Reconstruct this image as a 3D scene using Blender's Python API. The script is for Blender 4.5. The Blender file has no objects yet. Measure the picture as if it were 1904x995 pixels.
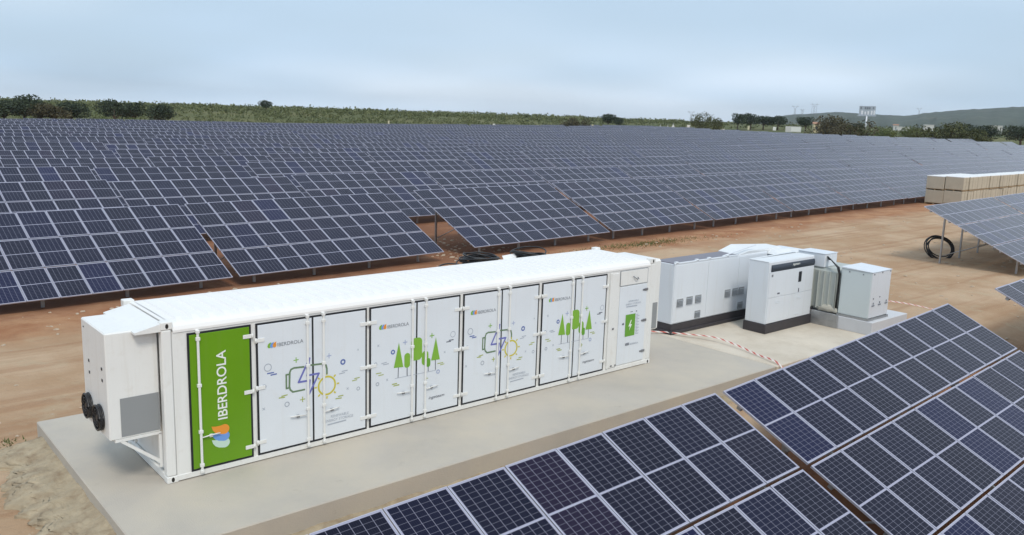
import bpy, math, random
from mathutils import Vector, Matrix, noise, Euler
R = math.radians
sc = bpy.context.scene
COL = sc.collection

# ------------------------------------------------------------------ camera
CAM = Vector((-4.33, -13.51, 6.20)); YAW, PITCH, ROLL, FPX = R(40.92), R(10.27), R(1.85), 1566.0
fwd = Vector((math.sin(YAW)*math.cos(PITCH), math.cos(YAW)*math.cos(PITCH), -math.sin(PITCH)))
rgt = Vector((math.cos(YAW), -math.sin(YAW), 0)); upv = rgt.cross(fwd)
r2 = rgt*math.cos(ROLL) + upv*math.sin(ROLL); u2 = -rgt*math.sin(ROLL) + upv*math.cos(ROLL)
cd = bpy.data.cameras.new('camera'); cam = bpy.data.objects.new('camera', cd); COL.objects.link(cam)
cam.matrix_world = Matrix(((r2.x, u2.x, -fwd.x, CAM.x), (r2.y, u2.y, -fwd.y, CAM.y), (r2.z, u2.z, -fwd.z, CAM.z), (0, 0, 0, 1)))
cd.sensor_fit = 'HORIZONTAL'; cd.sensor_width = 36.0; cd.lens = 36.0*FPX/1904.0
cd.clip_start = 0.1; cd.clip_end = 30000
sc.camera = cam

# ------------------------------------------------------------------ sky, sun, exposure
SUN_EL, SUN_AZ = R(50), R(206)          # azimuth clockwise from +y
w = bpy.data.worlds.new('World'); sc.world = w; w.use_nodes = True
wn, wl = w.node_tree.nodes, w.node_tree.links; wn.clear()
def N(nodes, t, **k):
    n = nodes.new(t)
    for a, b in k.items(): setattr(n, a, b)
    return n
sky = N(wn, 'ShaderNodeTexSky', sky_type='NISHITA', sun_disc=False)
sky.sun_elevation = SUN_EL; sky.sun_rotation = SUN_AZ; sky.air_density = 1.0; sky.dust_density = 2.5; sky.ozone_density = 1.5
tc = N(wn, 'ShaderNodeTexCoord'); sep = N(wn, 'ShaderNodeSeparateXYZ'); wl.new(tc.outputs['Generated'], sep.inputs[0])
zz = N(wn, 'ShaderNodeMath', operation='MAXIMUM'); wl.new(sep.outputs[2], zz.inputs[0]); zz.inputs[1].default_value = 0.0
za = N(wn, 'ShaderNodeMath', operation='ADD'); wl.new(zz.outputs[0], za.inputs[0]); za.inputs[1].default_value = 0.16
cx = N(wn, 'ShaderNodeVectorMath', operation='DIVIDE'); cb = N(wn, 'ShaderNodeCombineXYZ')
for i in range(3): wl.new(za.outputs[0], cb.inputs[i])
wl.new(tc.outputs['Generated'], cx.inputs[0]); wl.new(cb.outputs[0], cx.inputs[1])
cn = N(wn, 'ShaderNodeTexNoise'); cn.inputs['Scale'].default_value = 0.55; cn.inputs['Detail'].default_value = 2.5; cn.inputs['Roughness'].default_value = 0.5
wl.new(cx.outputs[0], cn.inputs['Vector'])
cr = N(wn, 'ShaderNodeMapRange'); wl.new(cn.outputs[0], cr.inputs[0])
cr.inputs[1].default_value = 0.36; cr.inputs[2].default_value = 0.66; cr.inputs[3].default_value = 0.80; cr.inputs[4].default_value = 1.0
cr.interpolation_type = 'SMOOTHSTEP'
cm = N(wn, 'ShaderNodeMixRGB'); wl.new(cr.outputs[0], cm.inputs[0]); wl.new(sky.outputs[0], cm.inputs[1])
cn2 = N(wn, 'ShaderNodeTexNoise'); cn2.inputs['Scale'].default_value = 0.33; cn2.inputs['Detail'].default_value = 2; cn2.inputs['Roughness'].default_value = 0.5
cmp_ = N(wn, 'ShaderNodeMapping'); cmp_.inputs['Location'].default_value = (2.3, 0.4, 0); wl.new(cx.outputs[0], cmp_.inputs[0]); wl.new(cmp_.outputs[0], cn2.inputs['Vector'])
cr2 = N(wn, 'ShaderNodeMapRange'); cr2.interpolation_type = 'SMOOTHSTEP'; wl.new(cn2.outputs[0], cr2.inputs[0]); cr2.inputs[1].default_value = 0.36; cr2.inputs[2].default_value = 0.64
veil = N(wn, 'ShaderNodeMixRGB'); wl.new(cr2.outputs[0], veil.inputs[0]); veil.inputs[1].default_value = (5.0, 6.5, 8.1, 1); veil.inputs[2].default_value = (7.3, 8.4, 9.6, 1)
wl.new(veil.outputs[0], cm.inputs[2])      # thin, uneven cloud veil
bg = N(wn, 'ShaderNodeBackground'); bg.inputs[1].default_value = 0.1
wl.new(cm.outputs[0], bg.inputs[0])
wo = N(wn, 'ShaderNodeOutputWorld'); wl.new(bg.outputs[0], wo.inputs[0])
sd = bpy.data.lights.new('sun', 'SUN'); sd.energy = 1.5; sd.angle = R(14); sd.color = (1.0, 0.94, 0.84)
so = bpy.data.objects.new('sun', sd); COL.objects.link(so)
sdir = Vector((math.sin(SUN_AZ)*math.cos(SUN_EL), math.cos(SUN_AZ)*math.cos(SUN_EL), math.sin(SUN_EL)))
so.rotation_euler = sdir.to_track_quat('Z', 'Y').to_euler(); so.location = (0, -40, 60)
sc.view_settings.view_transform = 'Standard'; sc.view_settings.look = 'None'
sc.view_settings.exposure = 0.2; sc.view_settings.gamma = 1.0; sc.view_settings.use_curve_mapping = False
sc.render.engine = 'CYCLES'
sc.cycles.use_denoising = True
sc.cycles.max_bounces = 6; sc.cycles.diffuse_bounces = 3; sc.cycles.glossy_bounces = 3; sc.cycles.volume_bounces = 0
sc.cycles.transparent_max_bounces = 6; sc.cycles.caustics_reflective = False; sc.cycles.caustics_refractive = False

# ------------------------------------------------------------------ helpers
def tag(o, label=None, cat=None, group=None, kind=None):
    if label: o['label'] = label
    if cat: o['category'] = cat
    if group: o['group'] = group
    if kind: o['kind'] = kind
    return o
def link(o, parent=None):
    COL.objects.link(o)
    if parent is not None: o.parent = parent
    return o
def empty(name, loc=(0, 0, 0), rz=0.0):
    o = bpy.data.objects.new(name, None); o.empty_display_size = 0.3
    o.location = loc; o.rotation_euler = (0, 0, rz); return link(o)
class MB:
    def __init__(s): s.v = []; s.f = []; s.m = []; s.uv = []; s.sm = []
    def face(s, idx, m=0, uv=None, smooth=False):
        s.f.append(idx); s.m.append(m); s.uv.append(uv); s.sm.append(smooth)
    def add(s, vs, fs, m=0, M=None, smooth=False):
        b = len(s.v)
        for p in vs: s.v.append(tuple(M @ Vector(p)) if M is not None else tuple(p))
        for f in fs: s.face([b+i for i in f], m, None, smooth)
        return s
    def box(s, x0, x1, y0, y1, z0, z1, m=0, M=None, bev=0.0):
        if bev <= 0:
            vs = [(x, y, z) for z in (z0, z1) for y in (y0, y1) for x in (x0, x1)]
            return s.add(vs, [(0, 2, 3, 1), (4, 5, 7, 6), (0, 1, 5, 4), (2, 6, 7, 3), (0, 4, 6, 2), (1, 3, 7, 5)], m, M)
        b = min(bev, (x1-x0)/2.01, (y1-y0)/2.01, (z1-z0)/2.01)
        vs, id = [], {}
        X, Y, Z = (x0, x1), (y0, y1), (z0, z1); S = (1, -1)
        for i in (0, 1):
            for j in (0, 1):
                for k in (0, 1):
                    id[i, j, k, 0] = len(vs); vs.append((X[i], Y[j]+S[j]*b, Z[k]+S[k]*b))
                    id[i, j, k, 1] = len(vs); vs.append((X[i]+S[i]*b, Y[j], Z[k]+S[k]*b))
                    id[i, j, k, 2] = len(vs); vs.append((X[i]+S[i]*b, Y[j]+S[j]*b, Z[k]))
        fs = []
        g = lambda i, j, k, a: id[i, j, k, a]
        fs += [(g(0,0,0,0), g(0,0,1,0), g(0,1,1,0), g(0,1,0,0)), (g(1,0,0,0), g(1,1,0,0), g(1,1,1,0), g(1,0,1,0)),
               (g(0,0,0,1), g(1,0,0,1), g(1,0,1,1), g(0,0,1,1)), (g(0,1,0,1), g(0,1,1,1), g(1,1,1,1), g(1,1,0,1)),
               (g(0,0,0,2), g(0,1,0,2), g(1,1,0,2), g(1,0,0,2)), (g(0,0,1,2), g(1,0,1,2), g(1,1,1,2), g(0,1,1,2))]
        for a, c in ((0, 1), (0, 2), (1, 2)):
            o = 3-a-c
            for p in (0, 1):
                for q in (0, 1):
                    k0 = [0]*3; k1 = [0]*3; k0[a] = k1[a] = p; k0[c] = k1[c] = q; k0[o] = 0; k1[o] = 1
                    fs.append((g(*k0, a), g(*k0, c), g(*k1, c), g(*k1, a)))
        for i in (0, 1):
            for j in (0, 1):
                for k in (0, 1): fs.append((g(i,j,k,0), g(i,j,k,1), g(i,j,k,2)))
        return s.add(vs, fs, m, M)
    def tube(s, pts, r, n=8, m=0, closed=False, cap=True, smooth=True):
        pts = [Vector(p) for p in pts]; L = len(pts); b = len(s.v); rings = []
        rr = r if isinstance(r, (list, tuple)) else [r]*L
        ref = Vector((0, 0, 1))
        for i, p in enumerate(pts):
            if closed: d = pts[(i+1) % L]-pts[i-1]
            else: d = pts[min(i+1, L-1)]-pts[max(i-1, 0)]
            d.normalize()
            a = d.cross(ref)
            if a.length < 0.05: a = d.cross(Vector((0, 1, 0)))
            a.normalize(); c = a.cross(d)
            rings.append(len(s.v))
            for k in range(n):
                t = 2*math.pi*k/n; s.v.append(tuple(p+(a*math.cos(t)+c*math.sin(t))*rr[i]))
        for i in range(L if closed else L-1):
            p, q = rings[i], rings[(i+1) % L]
            for k in range(n): s.face([p+k, q+k, q+(k+1) % n, p+(k+1) % n], m, None, smooth)
        if cap and not closed:
            s.face([rings[0]+k for k in range(n)], m); s.face([rings[-1]+n-1-k for k in range(n)], m)
        return s
    def prism(s, poly, z0, z1, m=0, M=None):
        n = len(poly); vs = [(x, y, z0) for x, y in poly]+[(x, y, z1) for x, y in poly]
        return s.add(vs, [tuple(range(n))[::-1], tuple(range(n, 2*n))]+[(i, (i+1) % n, n+(i+1) % n, n+i) for i in range(n)], m, M)
    def mesh(s, name, mats):
        me = bpy.data.meshes.new(name); me.from_pydata(s.v, [], s.f)
        for mt in mats: me.materials.append(mt)
        me.polygons.foreach_set('material_index', s.m); me.polygons.foreach_set('use_smooth', s.sm)
        if any(u is not None for u in s.uv):
            ul = me.uv_layers.new(name='UVMap').data; li = 0
            for f, u in zip(s.f, s.uv):
                for k in range(len(f)):
                    ul[li].uv = u[k] if u is not None else (0, 0)
                    li += 1
        me.update(); return me
    def build(s, name, mats, parent=None, loc=None):
        if not isinstance(mats, (list, tuple)): mats = [mats]
        o = bpy.data.objects.new(name, s.mesh(name, mats))
        if loc is not None: o.location = loc
        return link(o, parent)
def inst(name, me, parent=None, loc=(0, 0, 0), rot=(0, 0, 0), scale=None):
    o = bpy.data.objects.new(name, me); o.location = loc; o.rotation_euler = rot
    if scale is not None: o.scale = scale
    return link(o, parent)
def S(x, a, b):
    t = max(0.0, min(1.0, (x-a)/(b-a))); return t*t*(3-2*t)

# ------------------------------------------------------------------ materials
def mat(name, base, rough=0.6, metal=0.0, var=0.0, vscale=3.0, bump=0.0, bscale=40.0, spec=0.5, dirt=None, objrand=0.0, detail=4, streak=None, blot=None):
    m = bpy.data.materials.new(name); m.use_nodes = True
    nt = m.node_tree; n, l = nt.nodes, nt.links; p = n['Principled BSDF']
    p.inputs['Base Color'].default_value = (*base, 1); p.inputs['Roughness'].default_value = rough
    p.inputs['Metallic'].default_value = metal; p.inputs['Specular IOR Level'].default_value = spec
    tcn = N(n, 'ShaderNodeTexCoord'); src = None
    if var or dirt or objrand:
        nz = N(n, 'ShaderNodeTexNoise'); nz.inputs['Scale'].default_value = vscale; nz.inputs['Detail'].default_value = detail; nz.inputs['Roughness'].default_value = 0.6
        l.new(tcn.outputs['Object'], nz.inputs['Vector'])
        hs = N(n, 'ShaderNodeHueSaturation'); hs.inputs['Color'].default_value = (*base, 1)
        mr = N(n, 'ShaderNodeMapRange'); mr.inputs[1].default_value = 0.3; mr.inputs[2].default_value = 0.7
        mr.inputs[3].default_value = 1-var; mr.inputs[4].default_value = 1+var
        l.new(nz.outputs[0], mr.inputs[0]); v = mr.outputs[0]
        if objrand:
            oi = N(n, 'ShaderNodeObjectInfo'); mo = N(n, 'ShaderNodeMapRange'); mo.inputs[3].default_value = 1-objrand; mo.inputs[4].default_value = 1+objrand
            l.new(oi.outputs['Random'], mo.inputs[0]); mu = N(n, 'ShaderNodeMath', operation='MULTIPLY'); l.new(v, mu.inputs[0]); l.new(mo.outputs[0], mu.inputs[1]); v = mu.outputs[0]
        l.new(v, hs.inputs['Value']); src = hs.outputs[0]
        if dirt:
            dcol, dscale, lo, hi, amt = dirt
            nd = N(n, 'ShaderNodeTexNoise'); nd.inputs['Scale'].default_value = dscale; nd.inputs['Detail'].default_value = 7; nd.inputs['Roughness'].default_value = 0.65
            l.new(tcn.outputs['Object'], nd.inputs['Vector'])
            md = N(n, 'ShaderNodeMapRange'); md.inputs[1].default_value = lo; md.inputs[2].default_value = hi; md.inputs[4].default_value = amt
            l.new(nd.outputs[0], md.inputs[0])
            mx = N(n, 'ShaderNodeMixRGB'); mx.inputs[2].default_value = (*dcol, 1); l.new(md.outputs[0], mx.inputs[0]); l.new(src, mx.inputs[1]); src = mx.outputs[0]
        if blot:
            bc, bs, lo_, hi_, am_ = blot
            n3 = N(n, 'ShaderNodeTexNoise'); n3.inputs['Scale'].default_value = bs; n3.inputs['Detail'].default_value = 9; n3.inputs['Roughness'].default_value = 0.7; l.new(tcn.outputs['Object'], n3.inputs['Vector'])
            m3_ = N(n, 'ShaderNodeMapRange'); m3_.inputs[1].default_value = lo_; m3_.inputs[2].default_value = hi_; m3_.inputs[4].default_value = am_; l.new(n3.outputs[0], m3_.inputs[0])
            x3 = N(n, 'ShaderNodeMixRGB'); x3.inputs[2].default_value = (*bc, 1); l.new(m3_.outputs[0], x3.inputs[0]); l.new(src, x3.inputs[1]); src = x3.outputs[0]
        if streak:
            mp = N(n, 'ShaderNodeMapping'); mp.inputs['Scale'].default_value = (9, 9, 0.45); l.new(tcn.outputs['Object'], mp.inputs[0])
            ns = N(n, 'ShaderNodeTexNoise'); ns.inputs['Scale'].default_value = 1.0; ns.inputs['Detail'].default_value = 6; ns.inputs['Roughness'].default_value = 0.6; l.new(mp.outputs[0], ns.inputs['Vector'])
            ms = N(n, 'ShaderNodeMapRange'); ms.inputs[1].default_value = 0.54; ms.inputs[2].default_value = 0.80; ms.inputs[4].default_value = streak[1]; l.new(ns.outputs[0], ms.inputs[0])
            xs_ = N(n, 'ShaderNodeMixRGB'); xs_.inputs[2].default_value = (*streak[0], 1); l.new(ms.outputs[0], xs_.inputs[0]); l.new(src, xs_.inputs[1]); src = xs_.outputs[0]
        l.new(src, p.inputs['Base Color'])
    if bump:
        nb = N(n, 'ShaderNodeTexNoise'); nb.inputs['Scale'].default_value = bscale; nb.inputs['Detail'].default_value = 5
        l.new(tcn.outputs['Object'], nb.inputs['Vector'])
        bp = N(n, 'ShaderNodeBump'); bp.inputs['Strength'].default_value = bump; bp.inputs['Distance'].default_value = 0.02
        l.new(nb.outputs[0], bp.inputs['Height']); l.new(bp.outputs[0], p.inputs['Normal'])
    return m

M_white = mat('container_white', (0.80, 0.80, 0.775), 0.42, var=0.02, vscale=1.3, dirt=((0.52, 0.45, 0.35), 5.0, 0.56, 0.82, 0.30), streak=((0.50, 0.44, 0.35), 0.22))
M_roof = mat('roof_white', (0.84, 0.825, 0.80), 0.45, var=0.02, vscale=0.8, dirt=((0.62, 0.60, 0.55), 2.2, 0.58, 0.85, 0.3))
M_door = mat('door_white', (0.745, 0.785, 0.825), 0.36, var=0.02, vscale=1.0, dirt=((0.58, 0.54, 0.46), 3.0, 0.58, 0.85, 0.22), streak=((0.55, 0.52, 0.45), 0.16))
M_green = mat('door_green', (0.135, 0.31, 0.008), 0.36, var=0.04, vscale=1.2, streak=((0.22, 0.30, 0.08), 0.25))
M_gasket = mat('rubber_black', (0.012, 0.013, 0.018), 0.6)
M_hole = mat('casting_hole', (0.02, 0.018, 0.015), 0.9)
M_steel = mat('zinc_steel', (0.42, 0.43, 0.44), 0.45, 0.75, var=0.12, vscale=4.0, objrand=0.05)
M_alu = mat('aluminium_frame', (0.53, 0.53, 0.61), 0.42, 0.55)
M_back = mat('panel_back', (0.55, 0.55, 0.56), 0.6)
M_fan = mat('fan_black', (0.02, 0.02, 0.022), 0.4)
M_handle = mat('handle_grey', (0.30, 0.31, 0.33), 0.35, 0.6)
M_text_w = mat('print_white', (0.82, 0.85, 0.80), 0.45)
M_text_g = mat('print_grey', (0.22, 0.24, 0.27), 0.5)
M_text_s = mat('print_silver', (0.42, 0.46, 0.52), 0.5)
M_pg = mat('print_green', (0.22, 0.45, 0.05), 0.45)
M_po = mat('print_olive', (0.38, 0.44, 0.10), 0.45)
M_pb = mat('print_blue', (0.10, 0.15, 0.40), 0.45)
M_pp = mat('print_violet', (0.16, 0.17, 0.48), 0.45)
M_pd = mat('print_dark_green', (0.15, 0.23, 0.13), 0.45)
M_py = mat('print_yellow', (0.62, 0.55, 0.06), 0.45)
M_pl = mat('print_lavender', (0.38, 0.44, 0.62), 0.45)
M_pk = mat('print_charcoal', (0.10, 0.11, 0.14), 0.5)
M_port = mat('print_orange', (0.80, 0.30, 0.04), 0.45)
M_pblu = mat('print_azure', (0.16, 0.33, 0.72), 0.45)
M_pmint = mat('print_mint', (0.55, 0.72, 0.62), 0.45)
M_pdg = mat('print_deep_green', (0.14, 0.36, 0.04), 0.45)
M_cab = mat('cabinet_white', (0.70, 0.735, 0.775), 0.38, var=0.02, vscale=1.0, dirt=((0.5, 0.46, 0.38), 4.0, 0.58, 0.85, 0.25), streak=((0.50, 0.47, 0.40), 0.2))
M_cab2 = mat('cabinet_pale_green', (0.60, 0.66, 0.665), 0.42, var=0.02, vscale=1.0)
M_plinth = mat('plinth_charcoal', (0.045, 0.040, 0.045), 0.55, var=0.1, vscale=3.0)
M_band = mat('band_navy', (0.028, 0.036, 0.052), 0.35)
M_trans = mat('transformer_beige', (0.43, 0.455, 0.425), 0.45, var=0.03)
M_rooft = mat('roof_slate', (0.19, 0.18, 0.21), 0.5, var=0.08, vscale=2.0)
M_cover = mat('cover_sheet', (0.74, 0.76, 0.77), 0.5, var=0.03, vscale=3, bump=0.4, bscale=6)
M_black = mat('conduit_black', (0.018, 0.018, 0.02), 0.45, var=0.2, vscale=6)
M_cable = mat('cable_sheath', (0.03, 0.028, 0.028), 0.5)
M_bag = mat('sack_cloth', (0.52, 0.50, 0.43), 0.9, var=0.1, vscale=8, bump=0.5, bscale=30)
M_card = mat('cardboard', (0.46, 0.405, 0.315), 0.85, var=0.06, vscale=2.0, objrand=0.07, dirt=((0.30, 0.22, 0.12), 3, 0.58, 0.8, 0.3))
M_wrap = mat('wrap_white', (0.80, 0.80, 0.79), 0.45, var=0.05, vscale=3, bump=0.4, bscale=8)
M_wood = mat('pallet_wood', (0.30, 0.21, 0.12), 0.85, var=0.15, vscale=5)
M_strap = mat('strap_dark', (0.24, 0.20, 0.14), 0.5)
M_bark = mat('bark', (0.10, 0.075, 0.05), 0.9, var=0.2, vscale=3)
M_wall = mat('plaster_white', (0.58, 0.57, 0.54), 0.8, var=0.04, vscale=0.5)
M_cream = mat('plaster_cream', (0.60, 0.52, 0.33), 0.8, var=0.05, vscale=0.5)
M_tile = mat('roof_tile', (0.36, 0.20, 0.13), 0.8, var=0.1, vscale=1)
M_glassd = mat('window_dark', (0.04, 0.05, 0.06), 0.15)
M_pole = mat('mast_white', (0.78, 0.78, 0.82), 0.5)
M_gal = mat('galvanised', (0.35, 0.36, 0.38), 0.5, 0.5)
M_sign = mat('sign_white', (0.75, 0.75, 0.70), 0.5)
M_signy = mat('sign_yellow', (0.62, 0.58, 0.40), 0.5)

def grille(name, c0, c1, sc_):
    m = mat(name, c0, 0.5); n, l = m.node_tree.nodes, m.node_tree.links; p = n['Principled BSDF']
    t = N(n, 'ShaderNodeTexCoord'); wv = N(n, 'ShaderNodeTexWave', wave_type='BANDS', bands_direction='Z'); wv.inputs['Scale'].default_value = sc_
    l.new(t.outputs['Object'], wv.inputs['Vector']); mx = N(n, 'ShaderNodeMixRGB'); mx.inputs[1].default_value = (*c0, 1); mx.inputs[2].default_value = (*c1, 1)
    l.new(wv.outputs[0], mx.inputs[0]); l.new(mx.outputs[0], p.inputs['Base Color']); return m
M_mesh = grille('vent_mesh_grey', (0.20, 0.215, 0.22), (0.36, 0.37, 0.375), 30)

# photovoltaic glass: u,v run over each panel, one unit per panel
def pv_material(name, film_amt, dcol):
    m = bpy.data.materials.new(name); m.use_nodes = True
    n, l = m.node_tree.nodes, m.node_tree.links; p = n['Principled BSDF']
    def mth(op, a, b=None, c=None):
        x = N(n, 'ShaderNodeMath', operation=op)
        for i, q in enumerate((a, b, c)):
            if q is None: continue
            if isinstance(q, (int, float)): x.inputs[i].default_value = q
            else: l.new(q, x.inputs[i])
        return x.outputs[0]
    uv = N(n, 'ShaderNodeUVMap'); uv.uv_map = 'UVMap'
    sp = N(n, 'ShaderNodeSeparateXYZ'); l.new(uv.outputs[0], sp.inputs[0])
    pu = mth('FRACT', sp.outputs[0]); pv = mth('FRACT', sp.outputs[1])
    a = mth('ABSOLUTE', mth('SUBTRACT', pu, 0.5))                 # 0 centre .. .5 edge
    cu = mth('MULTIPLY', mth('SUBTRACT', pu, 0.022), 6/0.956)
    du = mth('ABSOLUTE', mth('SUBTRACT', mth('FRACT', cu), 0.5))   # .5 at cell edges
    lu = mth('GREATER_THAN', du, 0.474)
    eu = mth('GREATER_THAN', a, 0.478)
    b = mth('ABSOLUTE', mth('SUBTRACT', pv, 0.5))
    hv = mth('MULTIPLY', mth('SUBTRACT', b, 0.009), 10/(0.5-0.009-0.013))
    dv = mth('ABSOLUTE', mth('SUBTRACT', mth('FRACT', hv), 0.5))
    lv = mth('GREATER_THAN', dv, 0.462)
    e1 = mth('LESS_THAN', hv, 0.0); e2 = mth('GREATER_THAN', hv, 10.0)
    line = mth('MAXIMUM', mth('MULTIPLY', lu, 0.52), mth('MULTIPLY', lv, 0.26)); edge = mth('MAXIMUM', mth('MAXIMUM', eu, e1), e2)
    bus = mth('GREATER_THAN', mth('ABSOLUTE', mth('SUBTRACT', mth('FRACT', mth('MULTIPLY', cu, 5.0)), 0.5)), 0.46)
    # per panel tint
    fl = N(n, 'ShaderNodeVectorMath', operation='FLOOR'); l.new(uv.outputs[0], fl.inputs[0])
    oi = N(n, 'ShaderNodeObjectInfo')
    wn_ = N(n, 'ShaderNodeTexWhiteNoise', noise_dimensions='4D'); l.new(fl.outputs[0], wn_.inputs['Vector']); l.new(mth('MULTIPLY', oi.outputs['Random'], 913.0), wn_.inputs['W'])
    ramp = N(n, 'ShaderNodeValToRGB'); l.new(wn_.outputs['Value'], ramp.inputs[0])
    el = ramp.color_ramp.elements; el[0].position = 0.0; el[0].color = (0.006, 0.0085, 0.045, 1); el[1].position = 1.0; el[1].color = (0.012, 0.008, 0.026, 1)
    for pos, c in ((0.12, (0.005, 0.0065, 0.024, 1)), (0.55, (0.005, 0.006, 0.018, 1)), (0.88, (0.006, 0.0068, 0.020, 1))):
        q = el.new(pos); q.color = c
    m1 = N(n, 'ShaderNodeMixRGB'); l.new(mth('MULTIPLY', bus, 0.16), m1.inputs[0]); l.new(ramp.outputs[0], m1.inputs[1]); m1.inputs[2].default_value = (0.12, 0.12, 0.15, 1)
    m2 = N(n, 'ShaderNodeMixRGB'); l.new(line, m2.inputs[0]); l.new(m1.outputs[0], m2.inputs[1]); m2.inputs[2].default_value = (0.40, 0.40, 0.50, 1)
    m3 = N(n, 'ShaderNodeMixRGB'); l.new(edge, m3.inputs[0]); l.new(m2.outputs[0], m3.inputs[1]); m3.inputs[2].default_value = (0.35, 0.35, 0.44, 1)
    # thin uneven film tinted by dcol
    t = N(n, 'ShaderNodeTexCoord'); nz = N(n, 'ShaderNodeTexNoise'); nz.inputs['Scale'].default_value = 1.3; nz.inputs['Detail'].default_value = 5
    l.new(t.outputs['Object'], nz.inputs['Vector'])
    dm = N(n, 'ShaderNodeMapRange'); l.new(nz.outputs[0], dm.inputs[0]); dm.inputs[1].default_value = 0.35; dm.inputs[2].default_value = 0.8; dm.inputs[3].default_value = film_amt*0.6; dm.inputs[4].default_value = film_amt*1.5
    m4 = N(n, 'ShaderNodeMixRGB'); l.new(dm.outputs[0], m4.inputs[0]); l.new(m3.outputs[0], m4.inputs[1]); m4.inputs[2].default_value = (*dcol, 1)
    l.new(m4.outputs[0], p.inputs['Base Color'])
    rr = N(n, 'ShaderNodeMapRange'); l.new(nz.outputs[0], rr.inputs[0]); rr.inputs[3].default_value = 0.13; rr.inputs[4].default_value = 0.24
    l.new(rr.outputs[0], p.inputs['Roughness'])
    p.inputs['IOR'].default_value = 1.5; p.inputs['Specular IOR Level'].default_value = 0.13
    return m
M_pv = pv_material('photovoltaic_glass_pale', 0.04, (0.23, 0.235, 0.30)); M_pvc = pv_material('photovoltaic_glass_dark', 0.006, (0.36, 0.33, 0.32))  # pale one has a stronger, bluer film; dark one serves the near tables

def leaf_mat(name, dark, mid, light):
    m = bpy.data.materials.new(name); m.use_nodes = True
    n, l = m.node_tree.nodes, m.node_tree.links; p = n['Principled BSDF']
    ge = N(n, 'ShaderNodeNewGeometry'); rp = N(n, 'ShaderNodeValToRGB'); e = rp.color_ramp.elements
    e[0].color = (*dark, 1); e[1].color = (*light, 1); q = e.new(0.55); q.color = (*mid, 1)
    t = N(n, 'ShaderNodeTexCoord'); nz = N(n, 'ShaderNodeTexNoise'); nz.inputs['Scale'].default_value = 0.35; nz.inputs['Detail'].default_value = 3; l.new(t.outputs['Object'], nz.inputs['Vector'])
    mx = N(n, 'ShaderNodeMath', operation='MULTIPLY_ADD'); l.new(ge.outputs['Random Per Island'], mx.inputs[0]); mx.inputs[1].default_value = 0.5
    mm = N(n, 'ShaderNodeMapRange'); l.new(nz.outputs[0], mm.inputs[0]); mm.inputs[1].default_value = 0.3; mm.inputs[2].default_value = 0.7; mm.inputs[3].default_value = 0.0; mm.inputs[4].default_value = 0.5
    l.new(mm.outputs[0], mx.inputs[2]); l.new(mx.outputs[0], rp.inputs[0]); l.new(rp.outputs[0], p.inputs['Base Color'])
    p.inputs['Roughness'].default_value = 0.75; p.inputs['Specular IOR Level'].default_value = 0.2
    return m
M_leafd = leaf_mat('leaf_dark', (0.028, 0.040, 0.026), (0.048, 0.066, 0.038), (0.085, 0.10, 0.055))
M_leafo = leaf_mat('leaf_olive', (0.040, 0.046, 0.018), (0.075, 0.085, 0.032), (0.12, 0.13, 0.05))
M_leafg = leaf_mat('leaf_green', (0.055, 0.08, 0.028), (0.10, 0.13, 0.04), (0.16, 0.18, 0.06))
M_leafb = leaf_mat('leaf_brown', (0.048, 0.044, 0.026), (0.085, 0.078, 0.042), (0.12, 0.11, 0.058))
M_scrub = leaf_mat('scrub', (0.068, 0.085, 0.036), (0.13, 0.148, 0.064), (0.21, 0.205, 0.105))

# ------------------------------------------------------------------ terrain
A3 = R(3.0); EX = Vector((math.cos(A3), math.sin(A3), 0)); EY = Vector((-math.sin(A3), math.cos(A3), 0))
def ap(x, y): return x*EX.x+y*EX.y, x*EY.x+y*EY.y
def xy(al, pe): return al*EX.x+pe*EY.x, al*EX.y+pe*EY.y
def hgt(x, y, fine=False):
    al, pe = ap(x, y)
    z = -0.42 - 0.24*S(pe, 9, 19) - 1.30*S(-pe, 3.2, 9.5)*(1-S(al, 24, 34))
    z += 1.25*S(al, 60, 240)*S(pe, 25, 90)
    q = max(pe-194, al-274, -al-260)
    z += 3.6*S(q, 6, 130)
    z += 0.22*S(pe, 26, 60)*(noise.noise(Vector((x*0.021+3.1, y*0.021, 1.7))))*1.6
    if q > 30: z += 0.9*S(q, 30, 200)*noise.noise(Vector((x*0.006, y*0.006, 4.2)))
    if fine:
        z += 0.05*noise.noise(Vector((x*0.35, y*0.35, 0.3)))+0.022*noise.noise(Vector((x*1.3, y*1.3, 2.3)))
        ins = -1.3 < x < 22.9 and -2.4 < y < 4.6
        if ins: z = min(z, -0.36)
    return z
def axis(fa, fb, step, lim0, lim1):
    a = [fa+step*i for i in range(int((fb-fa)/step)+1)]
    s = step; lo = []; v = fa
    while v > lim0: s *= 1.22; v -= s; lo.append(v)
    s = step; hi = []; v = a[-1]
    while v < lim1: s *= 1.12 if s < 8 else 1.25; v += s; hi.append(v)
    return lo[::-1]+a+hi
XS = axis(-16, 78, 0.5, -3000, 4200); YS = axis(-16, 34, 0.5, -1500, 4200)
g = MB(); nx = len(XS)
for y in YS:
    for x in XS: g.v.append((x, y, hgt(x, y, True)))
for j in range(len(YS)-1):
    for i in range(nx-1): g.face([j*nx+i, j*nx+i+1, (j+1)*nx+i+1, (j+1)*nx+i], 0, None, True)

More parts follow.
